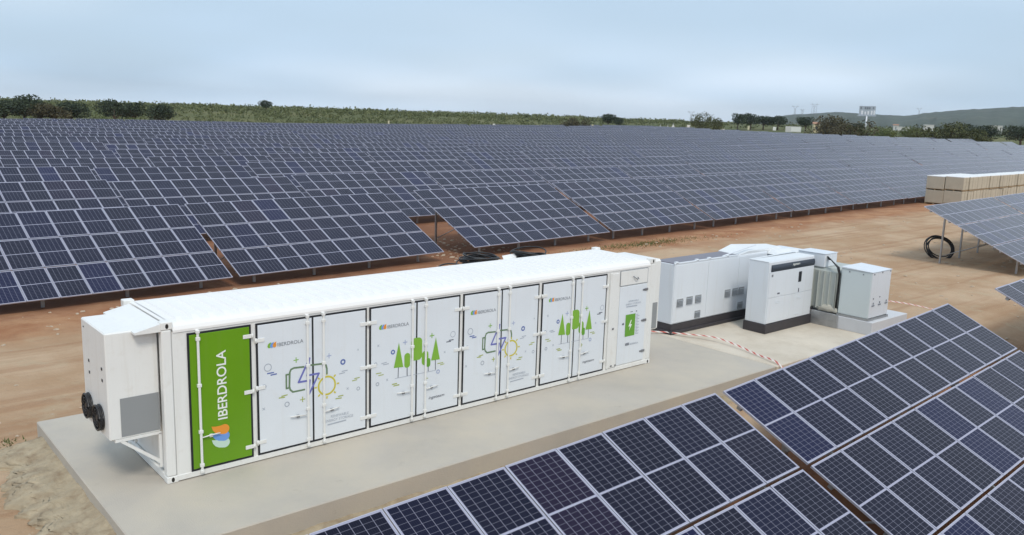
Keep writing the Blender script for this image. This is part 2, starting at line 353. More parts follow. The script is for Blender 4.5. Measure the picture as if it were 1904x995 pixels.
def ground_mat():
    m = bpy.data.materials.new('bare_earth'); m.use_nodes = True
    n, l = m.node_tree.nodes, m.node_tree.links; p = n['Principled BSDF']
    t = N(n, 'ShaderNodeTexCoord')
    def nzz(scale, det=6, rough=0.6, off=0):
        a = N(n, 'ShaderNodeTexNoise'); a.inputs['Scale'].default_value = scale; a.inputs['Detail'].default_value = det; a.inputs['Roughness'].default_value = rough
        if off:
            mp = N(n, 'ShaderNodeMapping'); mp.inputs['Location'].default_value = (off, off*1.7, 0); l.new(t.outputs['Object'], mp.inputs[0]); l.new(mp.outputs[0], a.inputs['Vector'])
        else: l.new(t.outputs['Object'], a.inputs['Vector'])
        return a.outputs[0]
    def mr(s, a, b, c=0.0, d=1.0, sm=True):
        x = N(n, 'ShaderNodeMapRange'); x.interpolation_type = 'SMOOTHSTEP' if sm else 'LINEAR'
        l.new(s, x.inputs[0]); x.inputs[1].default_value = a; x.inputs[2].default_value = b; x.inputs[3].default_value = c; x.inputs[4].default_value = d; return x.outputs[0]
    def mth(op, a, b):
        x = N(n, 'ShaderNodeMath', operation=op)
        for i, q in enumerate((a, b)):
            if isinstance(q, (int, float)): x.inputs[i].default_value = q
            else: l.new(q, x.inputs[i])
        return x.outputs[0]
    def mix(f, a, b):
        x = N(n, 'ShaderNodeMixRGB')
        for i, q in ((0, f), (1, a), (2, b)):
            if isinstance(q, tuple): x.inputs[i].default_value = (*q, 1)
            elif isinstance(q, float): x.inputs[i].default_value = q
            else: l.new(q, x.inputs[i])
        return x.outputs[0]
    dt = N(n, 'ShaderNodeVectorMath', operation='DOT_PRODUCT'); l.new(t.outputs['Object'], dt.inputs[0]); dt.inputs[1].default_value = EY
    pe = dt.outputs['Value']
    da = N(n, 'ShaderNodeVectorMath', operation='DOT_PRODUCT'); l.new(t.outputs['Object'], da.inputs[0]); da.inputs[1].default_value = EX
    al = da.outputs['Value']
    wob = mth('MULTIPLY', mth('SUBTRACT', nzz(0.25, 5), 0.5), 5.0)
    pw = mth('ADD', pe, wob)
    soil = mix(mr(nzz(0.6, 8, 0.65), 0.35, 0.68), (0.33, 0.148, 0.072), (0.46, 0.255, 0.135))
    soil = mix(mr(nzz(3.0, 6, 0.7, 7), 0.55, 0.8, 0, 0.6), soil, (0.19, 0.082, 0.04))
    road = mix(mr(nzz(0.35, 7, 0.6, 3), 0.35, 0.7), (0.43, 0.278, 0.165), (0.54, 0.385, 0.255))
    # long faint wheel tracks along the road
    st = N(n, 'ShaderNodeMapping'); st.inputs['Rotation'].default_value = (0, 0, -A3); st.inputs['Scale'].default_value = (0.06, 1.4, 1); l.new(t.outputs['Object'], st.inputs[0])
    tn = N(n, 'ShaderNodeTexNoise'); tn.inputs['Scale'].default_value = 1.0; tn.inputs['Detail'].default_value = 7; l.new(st.outputs[0], tn.inputs['Vector'])
    road = mix(mr(tn.outputs[0], 0.49, 0.64, 0, 0.45), road, (0.33, 0.175, 0.092))
    road = mix(mr(nzz(5.5, 8, 0.75, 13), 0.56, 0.74, 0, 0.3), road, (0.27, 0.165, 0.09))
    rm = mth('MULTIPLY', mr(pw, 14.5, 11.5), mth('MAXIMUM', mr(pw, -5.5, -3.5), mr(al, 22.0, 26.0)))
    base = mix(rm, soil, road)
    # pale crushed sand near the slab
    base = mix(mth('MULTIPLY', mr(nzz(1.1, 7, 0.6, 11), 0.52, 0.7, 0, 0.5), rm), base, (0.49, 0.39, 0.26))
    # outside the fence: grass
    q = mth('MAXIMUM', mth('SUBTRACT', pe, 198.0), mth('SUBTRACT', al, 280.0))
    gm = mr(mth('ADD', q, mth('MULTIPLY', mth('SUBTRACT', nzz(0.05, 6, 0.6, 5), 0.5), 16.0)), 20.0, 30.0)
    grass = mix(mr(nzz(0.02, 8, 0.65, 2), 0.35, 0.65), (0.075, 0.092, 0.03), (0.14, 0.135, 0.055))
    base = mix(gm, base, grass)
    # shade under the first rows and near tables, painted as darker red soil
    row_shade = mth('MULTIPLY', mth('MAXIMUM', mth('MULTIPLY', mr(pw, 15.0, 17.5), mr(pe, 60.0, 30.0)), mth('MULTIPLY', mr(pw, -3.6, -5.5), mr(al, 30.0, 20.0))), mr(nzz(0.5, 6, 0.6, 21), 0.25, 0.55, 0.35, 0.9))
    base = mix(row_shade, base, (0.21, 0.092, 0.048))
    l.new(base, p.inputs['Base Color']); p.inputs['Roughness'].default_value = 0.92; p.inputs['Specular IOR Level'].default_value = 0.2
    bp = N(n, 'ShaderNodeBump'); bp.inputs['Strength'].default_value = 0.8; bp.inputs['Distance'].default_value = 0.10
    l.new(mth('ADD', mth('ADD', nzz(2.2, 9, 0.72, 4), mth('MULTIPLY', tn.outputs[0], 0.9)), mth('MULTIPLY', nzz(9, 6, 0.75, 9), 0.4)), bp.inputs['Height']); l.new(bp.outputs[0], p.inputs['Normal'])
    return m
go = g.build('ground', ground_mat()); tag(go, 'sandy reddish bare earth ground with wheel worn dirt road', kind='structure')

# far hills on the right
def hill(name, prof, d0, label):
    h = MB(); rows = [(-0.42, 0.0), (-0.30, 0.22), (-0.18, 0.55), (-0.09, 0.82), (0.0, 1.0), (0.12, 0.8), (0.4, 0.0)]
    n_ = len(prof)
    for k, (fd, fh) in enumerate(rows):
        for i, (az, hh) in enumerate(prof):
            d = d0*(1+fd*(1+0.25*noise.noise(Vector((az*14, k*0.6, d0)))))
            x = CAM.x+d*math.sin(R(az)); y = CAM.y+d*math.cos(R(az))
            zb = 2.0
            z = zb+(hh-zb)*fh*(1+(0.18*noise.noise(Vector((az*0.9, k*1.1, 3.3))) if 0 < fh < 1 else 0)) if fh > 0 else -12
            h.v.append((x, y, z))
    for k in range(len(rows)-1):
        for i in range(n_-1): h.face([k*n_+i, k*n_+i+1, (k+1)*n_+i+1, (k+1)*n_+i], 0, None, True)
    m = mat(name+'_cover', (0.05, 0.065, 0.045), 0.95, var=0.45, vscale=0.02, dirt=((0.12, 0.11, 0.075), 0.006, 0.55, 0.66, 0.5), detail=9)
    o = h.build(name, m); tag(o, label, kind='structure')
    return o
def profile(pts, d, nsub=10):
    # pts: (azimuth deg, apparent elevation in milliradians)
    out = []
    for (a0, e0), (a1, e1) in zip(pts, pts[1:]):
        for i in range(nsub):
            t = i/nsub; tt = t*t*(3-2*t); a = a0+(a1-a0)*t; e = e0+(e1-e0)*(0.5*t+0.5*tt)
            out.append((a, CAM.z+d*e/1000+d*0.0006*noise.noise(Vector((a*3.1, d, 0)))+d*0.0004*noise.noise(Vector((a*11, d, 7)))))
    return out
hill('hill', profile([(52.0, -3), (54.7, -1), (56.7, 3.8), (58.9, 10.5), (61.5, 14.4), (62.7, 13.3), (65.2, 12.2), (66.9, 17.0), (68.6, 20.5), (71.4, 24.4), (75, 29), (82, 31), (90, 22), (100, 4)], 2600), 2600,
     'low wooded blue grey hill on the right skyline')

# ------------------------------------------------------------------ concrete slabs
M_conc = mat('concrete_grey', (0.465, 0.425, 0.37), 0.85, var=0.09, vscale=0.45, bump=0.25, bscale=45, dirt=((0.56, 0.495, 0.395), 0.5, 0.40, 0.70, 0.8), detail=9, blot=((0.30, 0.26, 0.21), 2.4, 0.62, 0.74, 0.45))
M_conc2 = mat('concrete_sandy', (0.64, 0.57, 0.47), 0.85, var=0.09, vscale=0.6, bump=0.25, bscale=45, dirt=((0.45, 0.37, 0.27), 0.8, 0.46, 0.72, 0.6), detail=9, blot=((0.34, 0.27, 0.20), 2.8, 0.60, 0.74, 0.45))
def slab(name, x0, x1, y0, y1, m, label):
    b = MB(); b.box(x0, x1, y0, y1, -0.8, 0.0, bev=0.018); o = b.build(name, m); tag(o, label, kind='structure'); return o
slab('concrete_slab', -1.05, 14.715, -2.12, 4.32, M_conc, 'raised grey concrete slab under the white battery container')
slab('concrete_slab', 14.73, 22.7, -2.14, 4.25, M_conc2, 'sandy concrete slab under the electrical cabinets')

# dried concrete spill beside the slab
sp = MB(); ny_, nx_ = 168, 46; rnd = random.Random(4)
for j in range(ny_):
    y = -5.6+j*0.06
    wd = 0.95+0.5*noise.noise(Vector((y*0.8, 2.2, 0)))+0.30*noise.noise(Vector((y*2.9, 5.2, 0)))+0.12*noise.noise(Vector((y*9, 5.2, 0)))
    if y < -2.1: wd *= 1.0
    for i in range(nx_):
        t = i/(nx_-1); x = -1.02-t*wd*(1+0.08*noise.noise(Vector((y*5, i*0.7, 1))))
        if y < -2.3: x += 0.25*S(-y, 2.3, 4.5)
        zt = -0.17-0.06*noise.noise(Vector((x*2, y*1.2, 6)))-0.20*t**0.8
        zt += 0.03*noise.noise(Vector((x*3, y*3, 3)))+0.022*noise.noise(Vector((x*10, y*10, 3)))+0.016*noise.noise(Vector((x*23, y*23, 3)))
        edge = S(t, 0.82, 1.0)+S(abs(y+0.5), 4.4, 5.0)
        sp.v.append((x, y, zt*(1-min(1, edge))+min(1, edge)*(hgt(x, y, True)-0.06)))
for j in range(ny_-1):
    for i in range(nx_-1): sp.face([j*nx_+i, (j+1)*nx_+i, (j+1)*nx_+i+1, j*nx_+i+1], 0, None, True)
M_spill = mat('spill_crust', (0.40, 0.325, 0.22), 0.95, var=0.16, vscale=4, bump=1.0, bscale=14, dirt=((0.26, 0.19, 0.12), 2.6, 0.46, 0.66, 0.85), detail=8)
tag(sp.build('concrete_spill', M_spill), 'pale crusted concrete spill along the left side of the slab', 'concrete')
sp = MB(); nx_ = 120; ny_ = 7
for j in range(ny_):
    for i in range(nx_):
        x = -0.4+i*0.13; t = j/(ny_-1); wd = 0.35+0.18*noise.noise(Vector((x*0.9, 7, 0)))
        y = -2.10-t*wd; z = -0.345-0.05*t+0.05*noise.noise(Vector((x*3, y*6, 0)))+0.02*noise.noise(Vector((x*11, y*11, 0)))
        e = max(S(t, 0.8, 1), S(abs(x-7.3), 7.0, 7.7)); sp.v.append((x, y, z*(1-e)+e*(-0.55)))
for j in range(ny_-1):
    for i in range(nx_-1): sp.face([j*nx_+i, (j+1)*nx_+i, (j+1)*nx_+i+1, j*nx_+i+1][::-1], 0, None, True)
tag(sp.build('concrete_rubble', M_spill), 'thin ridge of crumbled concrete along the front foot of the slab', 'concrete')

# ------------------------------------------------------------------ battery storage container
L_, W_, H_ = 12.19, 2.094, 2.74
con = empty('storage_container', (0, 0, 0))
tag(con, 'long white battery storage container with one green door and printed doors', 'container')
b = MB()   # shell: core, bottom rails, top rails, posts
b.box(0.06, L_-0.06, 0.045, W_-0.045, 0.02, 2.64)
b.box(0.16, L_-0.16, 0.0, 0.05, 0.015, 0.115, bev=0.008); b.box(0.16, L_-0.16, W_-0.05, W_, 0.015, 0.115, bev=0.008)
b.box(0.0, 0.05, 0.16, W_-0.16, 0.015, 0.14, bev=0.008); b.box(L_-0.05, L_, 0.16, W_-0.16, 0.015, 0.14, bev=0.008)
body = b.build('body', M_white, con)
b = MB()   # flat front skin around the doors: sill, head, mullions
b.box(0.165, L_-0.165, 0.012, 0.06, 0.11, 2.56)
b.build('front_panel', M_white, con)
for (x, y) in ((0, 0), (L_-0.16, 0), (0, W_-0.16), (L_-0.16, W_-0.16)):
    b = MB(); b.box(x, x+0.16, y, y+0.16, 0.118, H_-0.122, bev=0.02); b.build('corner_post', M_white, con)
for (x, y) in ((0, 0), (L_-0.178, 0), (0, W_-0.162), (L_-0.178, W_-0.162)):
    for z in (0.0, H_-0.118):
        b = MB(); b.box(x-0.004, x+0.182, y-0.004, y+0.166, z, z+0.118+(0.012 if z else 0), bev=0.012)
        cc = b.build('corner_casting', M_white, con)
        hb = MB(); n_ = 14
        fx = x+0.089; yy = y-0.0055 if y < 1 else y+0.1675
        ring_ = [(fx+0.026*math.cos(2*math.pi*k/n_), yy, z+0.06+0.042*math.sin(2*math.pi*k/n_)) for k in range(n_)]
        bk = [(p[0], yy+(0.03 if y < 1 else -0.03), p[2]) for p in ring_]
        hb.v += ring_; hb.face(list(range(n_)) if y < 1 else list(range(n_))[::-1])
        hb.build('lashing_hole', M_hole, cc)
# roof: corrugated sheet with a sloping front rail
b = MB(); xs = []; x = 0.20
prof_y = [(-0.002, 2.56, 0), (0.0, 2.60, 0), (0.03, 2.655, 0), (0.10, 2.70, 0), (0.16, 2.712, .3), (0.30, 2.716, 1), (W_/2, 2.722, 1), (W_-0.30, 2.716, 1), (W_-0.16, 2.712, .3), (W_-0.05, 2.70, 0), (W_, 2.66, 0), (W_+0.002, 2.56, 0)]
k = 0
rib = [(0, 0), (0.025, 0.034), (0.11, 0.034), (0.135, 0)]
xcols = [(0.178, 0)]
x = 0.30
while x < L_-0.45:
    xcols += [(x+dx, dz) for dx, dz in rib]; x += 0.27
xcols.append((L_-0.178, 0))
for x, dz in xcols:
    for y, z, f in prof_y: b.v.append((x, y, z+dz*f))
n_ = len(prof_y)
for i in range(len(xcols)-1):
    for j in range(n_-1): b.face([i*n_+j, (i+1)*n_+j, (i+1)*n_+j+1, i*n_+j+1], 0, None, False)
b.box(0.10, 0.18, 0.16, W_-0.16, 2.6, 2.715, bev=0.01); b.box(L_-0.18, L_-0.10, 0.16, W_-0.16, 2.6, 2.715, bev=0.01)
b.build('roof', M_roof, con)

ZB, ZT = 0.12, 2.52
def gasket(b, x0, x1, z0, z1, t=0.034):
    y0, y1 = -0.004, 0.012
    b.box(x0, x1, y0, y1, z0, z0+t); b.box(x0, x1, y0, y1, z1-t, z1)
    b.box(x0, x0+t, y0, y1, z0+t, z1-t); b.box(x1-t, x1, y0, y1, z0+t, z1-t)
def door(x0, x1, m, gl=True, gr=True, label=None, name='door'):
    """one leaf; gasket strips on the sides asked for"""
    t = 0.034
    b = MB(); b.box(x0+(t if gl else 0.018), x1-(t if gr else 0.018), -0.012, 0.014, ZB+t, ZT-t, bev=0.004)
    d = b.build(name, m, con)
    if label: d['label'] = label
    b = MB(); y0, y1 = -0.005, 0.0125
    b.box(x0, x1, y0, y1, ZB, ZB+t); b.box(x0, x1, y0, y1, ZT-t, ZT)
    if gl: b.box(x0, x0+t, y0, y1, ZB+t, ZT-t)
    else: b.box(x0, x0+0.018, y0, y1, ZB+t, ZT-t)
    if gr: b.box(x1-t, x1, y0, y1, ZB+t, ZT-t)
    else: b.box(x1-0.018, x1, y0, y1, ZB+t, ZT-t)
    b.build('gasket', M_gasket, d)
    return d
def rod(x, d, keep=(2.41, 1.61, 0.80, 0.21)):
    b = MB(); b.box(x-0.021, x+0.021, -0.052, -0.024, ZB-0.045, ZT+0.035, bev=0.008)
    for z in (ZB-0.03, ZT+0.005): b.box(x-0.03, x+0.03, -0.06, 0.011, z-0.02, z+0.035, bev=0.006)
    for z in keep: b.box(x-0.036, x+0.036, -0.058, -0.013, z-0.03, z+0.03, bev=0.006)
    b.build('lock_rod', M_white, d)
def hinge(x, z, d, s):
    b = MB(); b.box(min(x, x+s*0.15), max(x, x+s*0.15), -0.026, -0.0125, z-0.035, z+0.035, bev=0.004)
    b.tube([(x-s*0.012, -0.026, z-0.045), (x-s*0.012, -0.026, z+0.045)], 0.018, 8)
    b.build('hinge', M_white, d)
def lever(x0, x1, z0, z1, d, m=None):
    b = MB(); b.tube([(x0, -0.05, z0), (x0+(x1-x0)*0.5, -0.06, (z0+z1)/2+0.01), (x1, -0.05, z1)], 0.011, 8, 0)
    xm = (x0+x1)/2; zm = (z0+z1)/2
    b.box(xm-0.028, xm+0.028, -0.05, -0.013, zm-0.035, zm+0.015, 1, bev=0.005)
    b.build('handle', [m or M_white, M_handle if m is None else m], d)

gd = door(0.40, 1.49, M_green, label='bright green door with white lettering')
rod(0.565, gd)
for z in (2.32, 1.325, 0.32): hinge(1.49, z, gd, -1)
lever(0.585, 0.885, 0.70, 0.715, gd, M_white)
groups = [(1.575, 2.65, 3.78), (3.84, 4.92, 6.0), (6.08, 7.125, 8.21), (8.30, 9.35, 10.42)]
for x0, xm, x1 in groups:
    dl = door(x0, xm, M_door, True, False); dr = door(xm, x1, M_door, False, True)
    rod(xm-0.115, dl); rod(xm+0.205, dr)
    for z in (2.22, 1.36, 0.36): hinge(x0, z, dl, 1); hinge(x1, z, dr, -1)
    lever(xm-0.47, xm-0.165, 0.715, 0.69, dl); lever(xm+0.225, xm+0.51, 0.675, 0.70, dr)
# recess strip and post right of the doors
b = MB(); b.box(10.52, 10.585, -0.03, 0.013, 0.13, 2.53, bev=0.006); b.box(10.585, 10.84, -0.018, 0.013, 0.13, 2.50, bev=0.01); b.build('cover_strip', M_white, con)
b = MB(); b.box(10.66, 10.72, -0.03, -0.0185, 0.16, 0.20, bev=0.004); b.box(10.82, 10.86, -0.03, -0.0185, 0.145, 0.20, bev=0.004); b.box(10.66, 10.72, -0.035, -0.0185, 1.10, 1.15, bev=0.006); b.build('latch', M_handle, con)
# access door and hatch
b = MB(); b.box(10.90, 11.90, -0.010, 0.0125, 0.15, 2.13, bev=0.006); ad = b.build('access_door', M_door, con); ad['label'] = 'narrow white access door with printed battery gauge'
for z in (1.985, 1.19, 0.385):
    b = MB(); b.box(11.80, 11.93, -0.03, -0.0105, z-0.03, z+0.035, bev=0.005); b.box(11.74, 11.80, -0.022, -0.0105, z-0.022, z+0.022, bev=0.004); b.build('hinge', M_handle, ad)
b = MB(); b.box(10.905, 11.905, -0.008, 0.0125, 2.165, 2.525, bev=0.005); ht = b.build('hatch', M_white, con)
b = MB(); t = 0.014
b.box(10.895, 11.915, -0.0035, 0.0122, 2.155, 2.165); b.box(10.895, 11.915, -0.0035, 0.0122, 2.525, 2.535); b.box(10.893, 10.905, -0.0035, 0.0122, 2.165, 2.525); b.box(11.905, 11.917, -0.0035, 0.0122, 2.165, 2.525)
b.build('gasket', M_text_g, ht)
b = MB(); b.tube([(11.36, -0.012, 2.37), (11.38, -0.05, 2.34), (11.46, -0.055, 2.29), (11.52, -0.05, 2.30), (11.52, -0.012, 2.33)], 0.012, 8); b.build('handle', M_handle, ht)

# printed pictures: thin films on the doors
YF = -0.0138
class Print:
    G = 0
    def __init__(s): s.b = MB(); s.mats = []; s.k = 0
    def mi(s, m):
        if m not in s.mats: s.mats.append(m)
        return s.mats.index(m)
    def poly(s, pts, m):
        i = s.mi(m); Print.G += 1; y = YF-0.0002*(Print.G % 15); bb = len(s.b.v)
        a = sum(p[0]*q[1]-q[0]*p[1] for p, q in zip(pts, pts[1:]+pts[:1]))
        if a < 0: pts = pts[::-1]
        for x, z in pts: s.b.v.append((x, y, z))
        s.b.face([bb+j for j in range(len(pts))], i)
    def seg(s, p, q, w, m):
        w = w*1.25
        d = Vector((q[0]-p[0], q[1]-p[1])); n = Vector((-d.y, d.x)).normalized()*w/2; e = d.normalized()*w*0.3
        s.poly([(p[0]-e.x-n.x, p[1]-e.y-n.y), (q[0]+e.x-n.x, q[1]+e.y-n.y), (q[0]+e.x+n.x, q[1]+e.y+n.y), (p[0]-e.x+n.x, p[1]-e.y+n.y)], m)
    def ring(s, c, r, w, m, n=28, rx=1.0):
        w = w*1.25
        for k in range(n):
            a0, a1 = 2*math.pi*k/n, 2*math.pi*(k+1)/n
            s.poly([(c[0]+rx*(r-w/2)*math.cos(a0), c[1]+(r-w/2)*math.sin(a0)), (c[0]+rx*(r+w/2)*math.cos(a0), c[1]+(r+w/2)*math.sin(a0)), (c[0]+rx*(r+w/2)*math.cos(a1), c[1]+(r+w/2)*math.sin(a1)), (c[0]+rx*(r-w/2)*math.cos(a1), c[1]+(r-w/2)*math.sin(a1))], m)
    def pill(s, x0, x1, z0, z1, m):
        r = min((x1-x0)/2*0.98, (z1-z0)/2*0.98, 0.09); pts = []
        for cx_, cz_, a in ((x1-r, z1-r, 0), (x0+r, z1-r, 90), (x0+r, z0+r, 180), (x1-r, z0+r, 270)):
            for k in range(6): t = R(a+18*k); pts.append((cx_+r*math.cos(t), cz_+r*math.sin(t)))
        s.poly(pts, m)
    def draw(s, items, dx):
        C = dict(g=M_pg, o=M_po, b=M_pb, s=M_text_s, p=M_pp, d=M_pd, y=M_py, l=M_pl, k=M_pk)
        for kind, w_, r_, pts in items:
            pts = [(x+dx, z) for x, z in pts]; c = C.get(kind[-1])
            if kind == 'T': s.poly(pts, M_pg)
            elif kind in ('C', 'Cx'): s.pill(min(p[0] for p in pts), max(p[0] for p in pts), min(p[1] for p in pts), max(p[1] for p in pts), M_pg if kind == 'C' else M_pdg)
            elif kind[0] == 'R':
                s.ring(pts[0], r_, w_, c)
                if kind == 'Ry':
                    for k in range(8):
                        a = R(45*k); x, z = pts[0]; s.seg((x+1.25*r_*math.cos(a), z+1.25*r_*math.sin(a)), (x+1.42*r_*math.cos(a), z+1.42*r_*math.sin(a)), 0.024, c)
            elif kind[0] == 'P':
                (x, z) = pts[0]; a = r_
                if w_ == 0: s.seg((x-a, z), (x+a, z), a*0.3, c); s.seg((x, z-a), (x, z+a), a*0.3, c)
                else: s.seg((x-a*.7, z-a*.7), (x+a*.7, z+a*.7), a*0.3, c); s.seg((x-a*.7, z+a*.7), (x+a*.7, z-a*.7), a*0.3, c)
            else:
                q = pts+[pts[0]] if r_ else pts
                for p0, p1 in zip(q, q[1:]): s.seg(p0, p1, w_, c)
    def emblem(s, x0, z0, w_, h_, cols, rot=False, only=None):
        # three curved drops side by side
        for k, m in enumerate(cols):
            if only is not None and k != only: continue
            c = x0+w_*(0.21+0.29*k); r = w_*0.21; pts = []; zc = z0+r
            tip = (c+r*1.05, z0+h_)
            pts = [(c+r*math.cos(R(-200+15*j)), zc+r*math.sin(R(-200+15*j))) for j in range(16)]
            p0, p1 = pts[-1], pts[0]
            q1 = [(1-t)**2*p0[0]+2*t*(1-t)*(c+r*0.75)+t*t*tip[0] for t in (.25, .5, .75, 1)]; q1z = [(1-t)**2*p0[1]+2*t*(1-t)*(z0+h_*0.72)+t*t*tip[1] for t in (.25, .5, .75, 1)]
            q2 = [(1-t)**2*tip[0]+2*t*(1-t)*(c-r*0.75)+t*t*p1[0] for t in (.25, .5, .75)]; q2z = [(1-t)**2*tip[1]+2*t*(1-t)*(z0+h_*0.92)+t*t*p1[1] for t in (.25, .5, .75)]
            pts = pts+list(zip(q1, q1z))+list(zip(q2, q2z))
            if rot: pts = [(x0-(z-z0), z0+(x-x0)) for x, z in pts]
            s.poly(pts, m)
    def build(s, name, parent=con): return s.b.build(name, s.mats, parent)

def text_mesh(body_, size, m, shear=0.0, space=1.0, bold=0.0):
    cu = bpy.data.curves.new('lettering', 'FONT'); cu.body = body_; cu.size = size; cu.shear = shear; cu.space_character = space; cu.offset = bold
    cu.fill_mode = 'FRONT' if hasattr(cu, 'fill_mode') else cu.fill_mode
    o = bpy.data.objects.new('lettering', cu); COL.objects.link(o)
    dg = bpy.context.evaluated_depsgraph_get(); me = bpy.data.meshes.new_from_object(o.evaluated_get(dg))
    bpy.data.objects.remove(o); bpy.data.curves.remove(cu)
    me.materials.clear(); me.materials.append(m); return me
def letter(body_, x, z, width, height, m, parent, shear=0.0, vertical=False, y=None, name='lettering', bold=0.0, space=1.0):
    me = text_mesh(body_, 1.0, m, shear, space, bold)
    xs_ = [v.co.x for v in me.vertices]; zs_ = [v.co.y for v in me.vertices]
    x0, x1, z0, z1 = min(xs_), max(xs_), min(zs_), max(zs_); sx = width/(x1-x0); sz = height/(z1-z0)
    yy = YF-0.0036 if y is None else y
    for v in me.vertices:
        a, c = (v.co.x-x0)*sx, (v.co.y-z0)*sz
        v.co = (x-c, yy, z+a) if vertical else (x+a, yy, z+c)
    return inst(name, me, parent)

G1 = [('Pg', 0, 0.045, [(2.316, 1.75)]), ('Pl', 0, 0.043, [(2.973, 1.719)]), ('Rb', 0.022, 0.041, [(3.261, 1.554)]), ('Rs', 0.012, 0.065, [(1.779, 1.703)]), ('b', 0.018, 0, [(1.77, 1.594), (1.883, 1.595)]), ('b', 0.018, 0, [(1.833, 1.555), (1.939, 1.56)]), ('Ps', 1, 0.021, [(3.584, 1.739)]), ('s', 0.014, 0, [(3.185, 1.332), (3.297, 1.341)]), ('s', 0.014, 0, [(3.241, 1.373), (3.353, 1.376)]), ('o', 0.014, 0, [(3.458, 1.148), (3.556, 1.152)]), ('o', 0.014, 0, [(3.507, 1.184), (3.613, 1.187)]), ('p', 0.028, 1, [(2.579, 1.742), (2.53, 1.422), (2.765, 1.422), (2.541, 1.024), (2.58, 1.322), (2.357, 1.326)]), ('d', 0.026, 0, [(2.474, 1.166), (2.245, 1.165), (2.196, 1.215), (2.18, 1.275), (2.191, 1.54), (2.214, 1.592), (2.273, 1.61), (2.465, 1.597)]), ('d', 0.026, 0, [(2.607, 1.605), (2.859, 1.591), (2.908, 1.553), (2.927, 1.48), (2.927, 1.386)]), ('d', 0.024, 1, [(2.121, 1.51), (2.183, 1.51), (2.176, 1.259), (2.121, 1.254)]), ('Ry', 0.028, 0.172, [(2.925, 1.157)]), ('Po', 0, 0.046, [(2.432, 0.988)]), ('Rs', 0.014, 0.041, [(2.128, 0.957)]), ('o', 0.016, 0, [(1.978, 1.104), (2.085, 1.099)]), ('o', 0.016, 0, [(2.028, 1.127), (2.136, 1.134)]), ('Ps', 1, 0.029, [(1.687, 0.96)]), ('Rs', 0.012, 0.035, [(1.704, 1.366)]), ('Ps', 1, 0.027, [(3.358, 1.015)]), ('Rs', 0.012, 0.031, [(3.587, 0.971)]), ('o', 0.016, 0, [(3.106, 0.864), (3.225, 0.857)]), ('o', 0.016, 0, [(3.161, 0.901), (3.261, 0.901)]), ('s', 0.02, 0, [(2.94, 0.386), (3.315, 0.397)])]
G2 = [('Pl', 0, 0.046, [(4.643, 1.72)]), ('Pg', 0, 0.05, [(5.288, 1.76)]), ('Rs', 0.01, 0.06, [(5.815, 1.711)]), ('k', 0.016, 0, [(5.719, 1.595), (5.827, 1.594)]), ('k', 0.016, 0, [(5.657, 1.568), (5.765, 1.566)]), ('Ps', 1, 0.028, [(4.03, 1.744)]), ('Rb', 0.02, 0.036, [(4.361, 1.564)]), ('Ps', 1, 0.027, [(5.614, 1.361)]), ('Rs', 0.012, 0.031, [(3.969, 1.382)]), ('s', 0.014, 0, [(4.103, 1.373), (4.215, 1.382)]), ('s', 0.014, 0, [(4.143, 1.345), (4.263, 1.346)]), ('k', 0.014, 0, [(4.491, 1.228), (4.484, 1.019)]), ('k', 0.016, 0, [(4.696, 1.2), (4.698, 1.027)]), ('k', 0.014, 0, [(5.206, 1.127), (5.207, 1.03)]), ('k', 0.014, 0, [(5.381, 1.228), (5.386, 1.031)]), ('T', 0, 0, [(4.498, 1.735), (4.382, 1.236), (4.606, 1.22)]), ('C', 0, 0, [(4.628, 1.492), (4.764, 1.188)]), ('C', 0, 0, [(4.783, 1.77), (5.051, 1.306)]), ('C', 0, 0, [(5.045, 1.468), (5.208, 1.168)]), ('Cx', 0, 0, [(5.156, 1.302), (5.258, 1.117)]), ('T', 0, 0, [(5.386, 1.708), (5.276, 1.238), (5.492, 1.231)]), ('s', 0.008, 0, [(4.41, 1.017), (5.396, 1.013)]), ('Rl', 0.016, 0.035, [(5.453, 0.974)]), ('Po', 0, 0.042, [(5.159, 0.882)]), ('o', 0.014, 0, [(5.44, 1.147), (5.574, 1.146)]), ('o', 0.014, 0, [(5.508, 1.106), (5.604, 1.114)]), ('o', 0.014, 0, [(3.986, 1.192), (4.097, 1.19)]), ('o', 0.014, 0, [(4.037, 1.146), (4.145, 1.146)]), ('Ps', 1, 0.028, [(4.232, 1.024)]), ('Rs', 0.014, 0.031, [(4.012, 0.976)]), ('o', 0.018, 0, [(4.35, 0.907), (4.455, 0.908)]), ('o', 0.018, 0, [(4.385, 0.87), (4.508, 0.871)])]
EMB = (M_pg, M_pblu, M_port)
PNAME = {'T': 'printed_tree', 'C': 'printed_tree', 'Cx': 'printed_tree', 'Ry': 'printed_sun', 'p': 'printed_bolt'}
def artwork(items, dx):
    rest = Print(); bat = Print()
    for it in items:
        if it[0] in PNAME: p = Print(); p.draw([it], dx); p.build(PNAME[it[0]])
        elif it[0] == 'd': bat.draw([it], dx)
        else: rest.draw([it], dx)
    if bat.b.f: bat.build('printed_battery')
    rest.build('printed_marks')['kind'] = 'stuff'
def logo(x, z, w_, h_, cols, rot=False):
    for k in range(3):
        p = Print(); p.k = k*2; p.emblem(x, z, w_, h_, cols, rot, k); p.build('printed_drop')
for dx in (0.0, 4.49):
    artwork(G1, dx); logo(1.78+dx, 2.05, 0.165, 0.10, EMB)
    letter('IBERDROLA', 1.965+dx, 2.055, 0.495, 0.066, M_text_g, con)
    letter('RENEWABLE', 3.0+dx, 0.51, 0.375, 0.05, M_text_s, con); letter('ENERGY STORAGE', 2.885+dx, 0.437, 0.59, 0.05, M_text_s, con)
